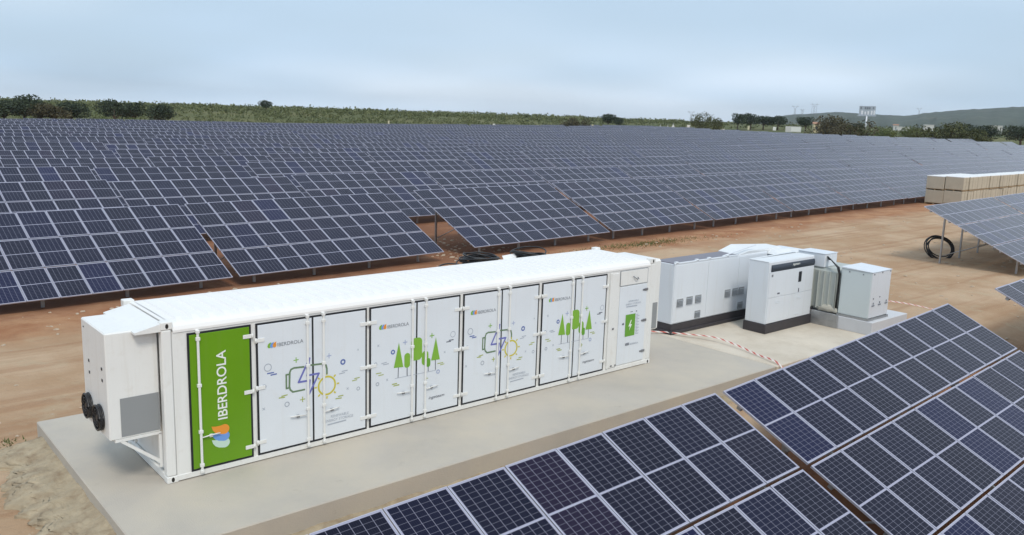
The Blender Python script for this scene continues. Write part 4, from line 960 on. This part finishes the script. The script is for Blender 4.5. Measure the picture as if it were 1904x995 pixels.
# ------------------------------------------------------------------ crates on pallets
def crate_meshes():
    b = MB(); b.box(0, 1.12, 0, 1.58, 0.12, 1.25, bev=0.02); box_ = b.mesh('carton', [M_card])
    b = MB()
    for y in (0.0, 0.73, 1.46): b.box(0.0, 1.12, y, y+0.12, 0.0, 0.085)
    for x in (0.0, 0.25, 0.50, 0.75, 1.01): b.box(x, x+0.11, 0, 1.58, 0.085, 0.118)
    pal = b.mesh('pallet', [M_wood])
    b = MB()
    for x in (0.56,): b.box(x-0.02, x+0.02, -0.008, 1.588, 0.118, 1.258)
    st = b.mesh('strap', [M_strap])
    b = MB(); b.box(-0.012, 1.132, -0.012, 1.592, 1.20, 1.275, bev=0.012); top = b.mesh('top_sheet', [M_wrap])
    return box_, pal, st, top
CB = crate_meshes(); rc = random.Random(5)
for k in range(16):
    for dp in range(2):
        if dp and k > 5: continue
        for lv in range(2):
            x = 75.0+k*1.27+rc.uniform(-0.04, 0.04); y = 17.15+dp*1.64+0.03*k+rc.uniform(-0.06, 0.06)
            c = empty('panel_crate', (x, y, hgt(x+0.5, y+0.9)+0.02+lv*1.275), rc.uniform(-0.015, 0.015))
            tag(c, '%s cardboard crate in the %s, %s stack from the left beyond the road' % ('upper' if lv else 'lower', 'rear line' if dp else 'front line', ordinal(k+1)), 'crate', 'stacked cardboard crates on pallets')
            inst('carton', CB[0], c); inst('pallet', CB[1], c); inst('strap', CB[2], c)
            if lv: inst('top_sheet', CB[3], c)

# ------------------------------------------------------------------ conduit coils and stones
def coil(loc, rad, n_loops, seed, label, tilt=(0, 0, 0), th=0.032, m=M_black, flat=0.35):
    rr = random.Random(seed); b = MB()
    for k in range(n_loops):
        r = rad*(1+rr.uniform(-0.16, 0.12)); ox, oy = rr.uniform(-.10, .10)*rad, rr.uniform(-.10, .10)*rad; z = th+k*th*1.1*flat*2+rr.uniform(0, 0.03)
        tx, ty = rr.uniform(-.22, .22)*(k/n_loops), rr.uniform(-.22, .22)*(k/n_loops)
        b.tube([(ox+r*math.cos(2*math.pi*i/26), oy+r*0.92*math.sin(2*math.pi*i/26), z+tx*r*math.cos(2*math.pi*i/26)+ty*r*math.sin(2*math.pi*i/26)) for i in range(26)], th, 6, 0, True)
    o = b.build('conduit_coil', m); o.location = loc; o.rotation_euler = tilt; tag(o, label, 'conduit', 'coils of black conduit'); return o
gz = lambda x, y: hgt(x, y, True)
coil((18.1, 14.5, gz(18.1, 14.5)), 0.85, 26, 1, 'tallest tangled heap of black conduit behind the container roof')
coil((21.0, 14.6, gz(21.0, 14.6)), 0.80, 22, 2, 'rounded black conduit coil right of the tangled heap')
coil((16.2, 13.6, gz(16.2, 13.6)), 0.70, 14, 3, 'low flat black conduit coil at the left of the heaps')
b = MB(); b.add([(19.3, 14.2, 0), (20.2, 14.3, 0.02), (20.3, 14.75, 0.28), (19.6, 14.8, 0.22)], [(0, 1, 2, 3)]); b.add([(19.3, 14.2, -0.02), (20.2, 14.3, 0.0), (20.3, 14.75, 0.26), (19.6, 14.8, 0.2)], [(3, 2, 1, 0)])
o = b.build('plastic_sheet', M_wrap); o.location.z = -0.22; tag(o, 'crumpled white plastic sheet beside the black conduit coils', 'sheet')
x, y = 41.30, 4.95
coil((x, y, gz(x, y)+0.42), 0.70, 7, 9, 'black conduit coil leaning upright against a post of the right table', tilt=(R(58), 0, R(-40)), th=0.03)

def stone_mesh(seed):
    rr = random.Random(seed); b = MB(); n_ = 7
    for zz_, rad in ((-0.3, 0.55), (0.1, 1.0), (0.5, 0.62)):
        for k in range(n_): a = 2*math.pi*k/n_+rr.uniform(-.25, .25); q = rad*rr.uniform(.7, 1.15); b.v.append((q*math.cos(a), q*math.sin(a)*0.8, zz_+rr.uniform(-.12, .12)))
    for j in range(2):
        for k in range(n_): b.face([j*n_+k, j*n_+(k+1) % n_, (j+1)*n_+(k+1) % n_, (j+1)*n_+k])
    b.face([2*n_+k for k in range(n_)]); return b
M_stone = mat('stone_pale', (0.46, 0.36, 0.26), 0.9, var=0.15, vscale=5)
SV = [stone_mesh(s_) for s_ in range(5)]; gb = MB(); rs = random.Random(31)
def scatter(n_, x0, x1, y0, y1, s0, s1):
    for _ in range(n_):
        x, y = rs.uniform(x0, x1), rs.uniform(y0, y1)
        if -1.6 < x < 23 and -2.5 < y < 4.6: continue
        s_ = s0+(s1-s0)*rs.random()**3; q = SV[rs.randrange(5)]; a = rs.uniform(0, 6.28); ca, sa = math.cos(a), math.sin(a); z = gz(x, y); i0 = len(gb.v)
        for vx, vy, vz in q.v: gb.v.append((x+s_*(vx*ca-vy*sa), y+s_*(vx*sa+vy*ca), z+s_*vz*0.7))
        for f in q.f: gb.face([i0+t_ for t_ in f])
scatter(500, -14, 60, 12.5, 17.0, 0.02, 0.13); scatter(260, 19, 24, 16, 24, 0.02, 0.14); scatter(900, -8, 55, 4.8, 13, 0.01, 0.07); scatter(420, -6, -1.2, -6, 9, 0.012, 0.09); scatter(500, 23, 50, -4, 9, 0.015, 0.12); scatter(40, 40, 46, 0.2, 2.2, 0.04, 0.14)
tag(gb.build('gravel', M_stone), 'scattered pale stones on the bare earth', 'stones', kind='stuff')
# grass tufts by the first row
gr = MB(); rg = random.Random(12)
for cx_, cy_, n_, sx_, sy_ in ((31.0, 16.4, 1500, 2.6, 0.45), (-1.55, 4.55, 40, 0.16, 0.12)):
    for _ in range(n_):
        x, y = rg.gauss(cx_, sx_), rg.gauss(cy_, sy_); z = gz(x, y); h_ = rg.uniform(0.03, 0.10); a = rg.uniform(0, 6.28); dx, dy = 0.02*math.cos(a), 0.02*math.sin(a); lx, ly = rg.uniform(-.08, .08), rg.uniform(-.08, .08)
        i0 = len(gr.v); gr.v += [(x-dx, y-dy, z-0.02), (x+dx, y+dy, z-0.02), (x+lx, y+ly, z+h_)]; gr.face([i0, i0+1, i0+2])
tag(gr.build('grass', M_leafg), 'sparse grass tufts at the foot of the front row', 'grass', kind='stuff')

# ------------------------------------------------------------------ trees and shrubs
def leaf_cloud(b, blobs, n_, size, rr, flat=0.85):
    wts = [q[3]**2 for q in blobs]; tot = sum(wts)
    for q, wgt in zip(blobs, wts):
        for _ in range(int(n_*wgt/tot)):
            d = Vector((rr.gauss(0, 1), rr.gauss(0, 1), rr.gauss(0, 1))).normalized(); rad = q[3]*(0.45+0.6*rr.random()**0.55)
            p = Vector(q[:3])+Vector((d.x*rad, d.y*rad, d.z*rad*flat))
            if p.z < 0.05: p.z = 0.05+rr.random()*0.2
            s_ = size*rr.uniform(0.6, 1.4); e = Euler((rr.uniform(0, 6.28), rr.uniform(0, 6.28), rr.uniform(0, 6.28))).to_matrix()
            i0 = len(b.v)
            for c in ((-1, -0.6, 0), (0.2, -0.9, 0.15), (1, 0.1, 0), (0.1, 0.9, -0.15)): b.v.append(tuple(p+e @ (Vector(c)*s_)))
            b.face([i0, i0+1, i0+2, i0+3])
def crown_variant(seed, kind):
    rr = random.Random(seed); b = MB(); t = MB()
    if kind == 'tree':       # unit tree: about 6 m tall, 6 m wide
        bl = [(rr.uniform(-1.8, 1.8), rr.uniform(-1.8, 1.8), rr.uniform(2.6, 4.6), rr.uniform(0.9, 1.6)) for _ in range(10)]+[(0, 0, 3.6, 1.9)]
        leaf_cloud(b, bl, 2000, 0.145, rr)
        t.tube([(0, 0, -0.6), (0.05, 0, 1.0), (0.1, 0.05, 2.2), (0.05, 0, 3.6)], [0.24, 0.19, 0.14, 0.06], 7)
        for q in bl[:6]: t.tube([(0.08, 0, 1.5), (q[0]*0.5, q[1]*0.5, (1.5+q[2])/2), (q[0], q[1], q[2])], [0.11, 0.08, 0.03], 5)
    else:                    # shrub: 3 m tall, 5 m wide, foliage to the ground
        bl = [(rr.uniform(-1.9, 1.9), rr.uniform(-1.7, 1.7), rr.uniform(0.6, 2.0), rr.uniform(0.6, 1.15)) for _ in range(13)]+[(0, 0, 1.2, 1.3)]
        leaf_cloud(b, bl, 3600, 0.075, rr)
        for q in bl[:7]: t.tube([(q[0]*0.12, q[1]*0.12, -0.5), (q[0]*0.5, q[1]*0.5, q[2]*0.5), (q[0], q[1], q[2])], [0.09, 0.06, 0.02], 5)
    return b, t
VAR = {}
for kind in ('tree', 'shrub'):
    for s_ in range(4):
        cb_, tb_ = crown_variant(40+s_+(10 if kind == 'tree' else 0), kind)
        VAR[kind, s_] = (cb_, tb_.mesh('trunk', [M_bark]))
CM = {}
def plant(kind, var, m, az, d, sx, sz, label, cat, group=None):
    x = CAM.x+d*math.sin(R(az)); y = CAM.y+d*math.cos(R(az))
    key = (kind, var, m.name)
    if key not in CM: CM[key] = VAR[kind, var][0].mesh('crown', [m])
    o = empty({'tree': 'tree', 'shrub': 'shrub'}[kind], (x, y, hgt(x, y)-0.1), R((az*37+d) % 360))
    o.scale = (sx, sx, sz); tag(o, label, cat, group)
    inst('crown', CM[key], o); inst('trunk', VAR[kind, var][1], o)
    return o
D_, O_, G_, B_ = M_leafd, M_leafo, M_leafg, M_leafb
# azimuths in degrees clockwise from the slab's depth axis, distances in metres
LT = 'dark trees on the left skyline'
for i, (kind, var, m, az, d, sx, sz, lab) in enumerate([
    ('tree', 0, D_, 9.9, 250, 1.84, 1.22, 'dark spreading tree at the far left edge of the skyline'),
    ('tree', 1, D_, 10.9, 252, 1.65, 1.32, 'dark tree with a raised tuft, second from the left edge'),
    ('tree', 2, B_, 11.7, 250, 1.55, 1.03, 'brownish bare looking tree between the dark left trees'),
    ('tree', 3, B_, 12.4, 248, 1.55, 0.98, 'lower brownish tree left of the leafy dark tree'),
    ('tree', 0, D_, 13.3, 250, 1.55, 1.19, 'leafy dark tree ending the leftmost clump'),
    ('tree', 2, D_, 15.7, 252, 1.46, 1.28, 'left and tallest tree of the dark trio'),
    ('tree', 3, D_, 16.8, 252, 1.50, 1.25, 'middle tree of the dark trio on the left skyline'),
    ('tree', 1, D_, 18.1, 250, 1.65, 1.12, 'right and lowest tree of the dark trio'),
    ('tree', 2, D_, 24.6, 400, 1.17, 0.93, 'small round tree alone on the green skyline left of centre'),
    ('tree', 0, D_, 47.0, 400, 1.40, 1.28, 'round dark tree on the skyline right of centre'),
    ('tree', 1, D_, 47.8, 410, 1.10, 0.90, 'smaller dark tree touching the round skyline tree'),
    ('tree', 3, D_, 55.4, 410, 1.45, 1.47, 'round dark tree at the left end of the right hand grove'),
    ('tree', 1, D_, 56.2, 415, 1.60, 1.33, 'second tree of the right hand grove'),
    ('tree', 0, D_, 57.0, 420, 1.70, 1.25, 'third tree of the right hand grove'),
    ('tree', 2, D_, 57.9, 420, 1.70, 1.19, 'fourth tree of the right hand grove left of the white hoarding'),
    ('tree', 3, D_, 59.6, 410, 1.70, 1.23, 'dark tree between the white hoarding and the cream house'),
    ('tree', 1, D_, 62.6, 380, 1.10, 0.95, 'small dark tree at the foot of the tall sign mast'),
    ('tree', 2, D_, 68.5, 345, 1.70, 1.19, 'dark tree behind the big olive shrub at right'),
    ('tree', 3, D_, 69.7, 335, 1.90, 1.23, 'dark tree near the right edge'),
    ('tree', 0, D_, 71.5, 320, 1.90, 1.38, 'dark tree cut by the right edge')]):
    plant(kind, var, m, az, d, sx, sz, lab, 'tree', LT if az < 20 else 'far trees on the skyline')
for i, (var, m, az, d, sx, sz, lab) in enumerate([
    (0, O_, 25.4, 232, 1.0, 1.0, 'dark olive shrub at the far field edge below the lone skyline tree'),
    (1, O_, 30.0, 236, 0.9, 0.9, 'small olive shrub at the far edge left of the white post'),
    (2, O_, 35.5, 262, 1.0, 1.1, 'olive shrub at the far edge near the picture centre'),
    (3, B_, 44.7, 300, 2.2, 2.2, 'rusty brown shrub at the far field edge right of centre'),
    (0, O_, 53.6, 352, 2.5, 3.2, 'rounded green shrub standing alone at the far edge'),
    (1, B_, 61.4, 325, 4.4, 3.7, 'largest brown olive shrub at the far edge below the hill'),
    (2, O_, 62.6, 322, 1.7, 2.3, 'dark shrub touching the largest brown shrub'),
    (3, G_, 64.1, 330, 2.5, 1.9, 'pale green shrub right of the sign mast'),
    (0, G_, 65.9, 335, 2.2, 2.0, 'second pale green shrub right of the sign mast'),
    (1, O_, 67.5, 306, 3.6, 3.2, 'big dark olive shrub at the right far edge'),
    (2, O_, 69.0, 304, 2.6, 2.3, 'low dark shrub next to the big olive shrub'),
    (3, G_, 58.9, 345, 1.2, 0.7, 'low pale bush before the white hoarding'),
    (2, O_, 22.2, 234, 0.8, 0.8, 'tiny dark bush on the sandy strip at left'),
    (1, G_, 17.0, 238, 1.5, 1.2, 'pale bush in front of the dark tree trio'),
    (0, G_, 14.6, 236, 1.4, 1.1, 'pale bush at the sandy strip right of the leftmost clump')]):
    plant('shrub', var, m, az, d, sx, sz, lab, 'shrub', 'shrubs along the far field edge')
# scrub: a mass of bushes reaching back to the skyline
sb = MB(); rr = random.Random(77)
for i in range(5200):
    az = rr.uniform(4, 78); q = 34+520*rr.random()**1.7
    # nearest distance outside the field along this azimuth
    ca, sa = math.cos(R(az)+A3), math.sin(R(az)+A3)
    dmin = min((194-cp_pe)/max(ca, 0.05), (274-cp_al)/max(sa, 0.05)); d = dmin+q
    x = CAM.x+d*math.sin(R(az)); y = CAM.y+d*math.cos(R(az)); z = hgt(x, y)
    if az > 52 and rr.random() < 0.80: continue
    if az > 52 and q < 90: continue
    r_ = rr.uniform(0.7, 1.7)*(0.9+0.6*S(q, 60, 300)); hh = r_*rr.uniform(0.8, 1.3)
    bl = [(x+rr.uniform(-1, 1)*r_, y+rr.uniform(-1, 1)*r_, z+hh*rr.uniform(0.3, 0.8), r_*rr.uniform(0.5, 0.9)) for _ in range(4)]
    s_ = 0.22+0.25*S(q, 40, 300)
    for c in bl:
        for _ in range(6):
            dv = Vector((rr.gauss(0, 1), rr.gauss(0, 1), rr.gauss(0, 1))).normalized()*c[3]*rr.uniform(.5, 1.05); p = Vector(c[:3])+dv
            e = Euler((rr.uniform(0, 6.28), rr.uniform(0, 6.28), rr.uniform(0, 6.28))).to_matrix(); i0 = len(sb.v); ss = s_*rr.uniform(.7, 1.5)
            for k in ((-1, -0.6, 0), (0.2, -0.9, 0.1), (1, 0.1, 0), (0.1, 0.9, -0.1)): sb.v.append(tuple(p+e @ (Vector(k)*ss)))
            sb.face([i0, i0+1, i0+2, i0+3])
tag(sb.build('scrub', M_scrub), 'green scrub covering the land beyond the solar field', 'scrub', kind='stuff')

# ------------------------------------------------------------------ far masts, signs and houses
def at(az, d): return CAM.x+d*math.sin(R(az)), CAM.y+d*math.cos(R(az))
def pylon(az, d, h_, z0, label, kind=0):
    x, y = at(az, d); p = empty('power_pylon', (x, y, z0), R(-az)); tag(p, label, 'pylon', 'pylons on the hill')
    w_ = h_*0.11; r_ = 0.22
    b = MB()
    for sx in (-1, 1):
        for sy in (-1, 1): b.tube([(sx*w_, sy*w_, -3), (sx*w_*0.25, sy*w_*0.25, h_*0.7)], r_, 5)
    for k in range(5):
        t0, t1 = k/5, (k+1)/5; a0 = w_*(1-0.75*t0); a1 = w_*(1-0.75*t1)
        for s_ in (-1, 1): b.tube([(-s_*a0, -a0, h_*0.7*t0), (s_*a1, -a1, h_*0.7*t1)], r_*0.6, 4)
    b.build('lattice_body', M_gal, p)
    b = MB()
    if kind == 0:
        for s_ in (-1, 1): b.tube([(0, 0, h_*0.68), (s_*h_*0.22, 0, h_)], r_, 5); b.tube([(s_*h_*0.22, 0, h_), (s_*h_*0.30, 0, h_*0.92)], r_, 5)
        b.tube([(-h_*0.30, 0, h_*0.93), (h_*0.30, 0, h_*0.93)], r_, 5)
    else:
        for s_ in (-1, 1): b.tube([(s_*h_*0.2, 0, -2), (s_*h_*0.22, 0, h_)], r_*1.3, 5)
        b.tube([(-h_*0.42, 0, h_*0.88), (h_*0.42, 0, h_*0.88)], r_*1.3, 5); b.tube([(-h_*0.22, 0, h_*0.6), (h_*0.22, 0, h_*0.88)], r_, 5); b.tube([(h_*0.22, 0, h_*0.6), (-h_*0.22, 0, h_*0.88)], r_, 5)
    b.build('crossarm', M_gal, p)
pylon(58.85, 2000, 24, 22, 'slender pylon standing left on the hill slope', 0)
pylon(59.3, 2300, 14, 30, 'short faint pylon between the slender and the portal pylon', 1)
pylon(60.0, 2300, 27, 33, 'portal shaped pylon highest on the left hill', 1)
pylon(66.0, 2400, 22, 34, 'lone pylon in the dip of the right hill', 0)
pylon(52.4, 1500, 20, 2, 'thin distant pylon left of the rounded green shrub', 0)
pylon(53.7, 1700, 18, 2, 'faint pylon above the rounded green shrub', 0)

x, y = at(63.1, 560); z = hgt(x, y); bb = empty('roadside_sign_mast', (x, y, z), R(-63.1)); tag(bb, 'tall white roadside sign on a single mast before the hill', 'sign')
b = MB(); b.tube([(0, 0, -1), (0, 0, 8.6)], 0.42, 12); b.build('mast', M_pole, bb)
b = MB(); b.box(-5.2, 5.2, -0.4, 0.4, 7.9, 8.6, bev=0.05); b.box(-4.6, 4.6, 0.1, 0.25, 8.6, 14.0)
sb_ = b.build('sign_frame', M_text_s, bb)
for k, (x0, w_, h0, h1) in enumerate(((-3.4, 1.1, 8.9, 11.2), (-1.5, 0.9, 8.9, 10.6), (0.1, 1.0, 8.9, 10.9), (2.0, 1.0, 8.9, 11.2), (3.5, 0.9, 8.9, 11.4))):
    b = MB(); b.box(x0, x0+w_, -0.15, 0.08, h0, h1, bev=0.05); b.build('letter', M_pole, bb)
for k, (x0, w_) in enumerate(((-4.0, 1.0), (-1.6, 0.9), (-0.4, 0.9), (0.8, 0.9), (3.0, 0.7))):
    b = MB(); b.box(x0, x0+w_, -0.1, 0.08, 12.2, 13.5, bev=0.05); b.build('letter', M_text_g, bb)

def house(az, d, w_, dp, h_, m, label, roof=True, cat='building', name='house'):
    x, y = at(az, d); z = hgt(x, y); o = empty(name, (x, y, z), R(-az+8)); tag(o, label, cat, 'far white buildings')
    b = MB(); b.box(-w_/2, w_/2, -dp/2, dp/2, -1, h_); b.build('wall', m, o)
    b = MB()
    if roof: b.add([(-w_/2-.3, -dp/2-.3, h_), (w_/2+.3, -dp/2-.3, h_), (w_/2+.3, dp/2+.3, h_), (-w_/2-.3, dp/2+.3, h_), (-w_/2-.3, 0, h_+dp*.22), (w_/2+.3, 0, h_+dp*.22)], [(0, 1, 5, 4), (2, 3, 4, 5), (0, 4, 3), (1, 2, 5), (0, 3, 2, 1)])
    else: b.box(-w_/2-.1, w_/2+.1, -dp/2-.1, dp/2+.1, h_, h_+0.25)
    b.build('roof', M_tile if roof else m, o)
    for k in range(max(1, int(w_/4))):
        xx = -w_/2+(k+0.5)*w_/max(1, int(w_/4)); b = MB(); b.box(xx-.5, xx+.5, -dp/2-.04, -dp/2+.02, h_*.35, h_*.7); b.build('window', M_glassd, o)
house(60.2, 400, 2.6, 4, 3.6, M_cream, 'narrow cream house beside the largest brown shrub', True)
house(65.2, 520, 7, 5, 2.0, M_wall, 'low white shed between the two pale green shrubs', False, name='shed')
house(66.6, 480, 4.5, 4, 3.4, M_wall, 'white house above the big dark olive shrub', False)
house(70.1, 480, 6, 4, 3.8, M_wall, 'white house above the trees near the right edge', False)
house(64.8, 600, 3, 3, 3.4, M_wall, 'tiny white house right of the sign mast', True)
x, y = at(58.85, 385); z = hgt(x, y); hb_ = empty('advertising_hoarding', (x, y, z), R(-58.85)); tag(hb_, 'wide white advertising hoarding in front of the grove', 'hoarding')
b = MB(); b.box(-3.2, 3.2, -0.1, 0.1, 0.6, 3.0, bev=0.03); b.build('board', M_wall, hb_)
b = MB(); b.box(-0.9, 3.0, -0.13, -0.1, 0.9, 2.7); b.build('poster', M_sign, hb_)
for xx in (-2.6, 0, 2.6): b = MB(); b.box(xx-.08, xx+.08, 0.1, 0.26, -0.6, 2.9); b.build('post', M_gal, hb_)
def road_sign(az, d, h_, w_, label, tri=False, m=M_sign):
    x, y = at(az, d); z = hgt(x, y); o = empty('road_sign', (x, y, z), R(-az)); tag(o, label, 'sign', 'small signs beyond the field')
    b = MB(); b.tube([(0, 0, -0.6), (0, 0, h_)], 0.07, 6); b.build('post', M_gal, o)
    b = MB()
    if tri: b.prism([(-w_/2, h_*0.55), (w_/2, h_*0.55), (0, h_*0.55+w_*0.9)], -0.04, 0.04, 0, Matrix(((1, 0, 0, 0), (0, 0, 1, -0.1), (0, 1, 0, 0), (0, 0, 0, 1))))
    else: b.box(-w_/2, w_/2, -0.14, -0.08, h_*0.45, h_+0.1, bev=0.01)
    b.build('plate', m, o)
for a in ((32.4, 250, 3.6, 0.45, 'pale upright marker post at the field edge left of centre', False, M_signy), (39.4, 272, 3.0, 0.7, 'small white sign at the field edge near the centre', False), (46.0, 300, 3.0, 0.6, 'thin pale sign right of the rusty brown shrub', False, M_signy),
          (50.46, 345, 3.6, 1.3, 'leftmost white triangular sign in the green strip', True), (50.95, 345, 3.6, 1.3, 'middle white triangular sign in the green strip', True), (51.3, 345, 4.2, 1.7, 'largest white triangular sign in the green strip', True),
          (52.3, 350, 3.6, 1.3, 'pale square sign left of the rounded green shrub', False), (54.5, 360, 2.4, 1.3, 'low white sign right of the rounded green shrub', False), (56.1, 385, 2.8, 0.8, 'small cream sign before the grove', False, M_signy), (57.7, 385, 2.6, 1.3, 'small white board before the grove', False)):
    road_sign(*a)

# ------------------------------------------------------------------ air
hz = MB(); hz.box(-4200, 5700, -2400, 5700, -16, 110)
hm = bpy.data.materials.new('haze'); hm.use_nodes = True; hn, hl = hm.node_tree.nodes, hm.node_tree.links; hn.clear()
vo = N(hn, 'ShaderNodeVolumePrincipled'); vo.inputs['Color'].default_value = (0.84, 0.92, 1.0, 1); vo.inputs['Density'].default_value = 0.000075; vo.inputs['Anisotropy'].default_value = 0.2
mo = N(hn, 'ShaderNodeOutputMaterial'); hl.new(vo.outputs[0], mo.inputs['Volume'])
tag(hz.build('haze', hm), 'thin pale haze softening the distant hill', 'haze', kind='stuff')
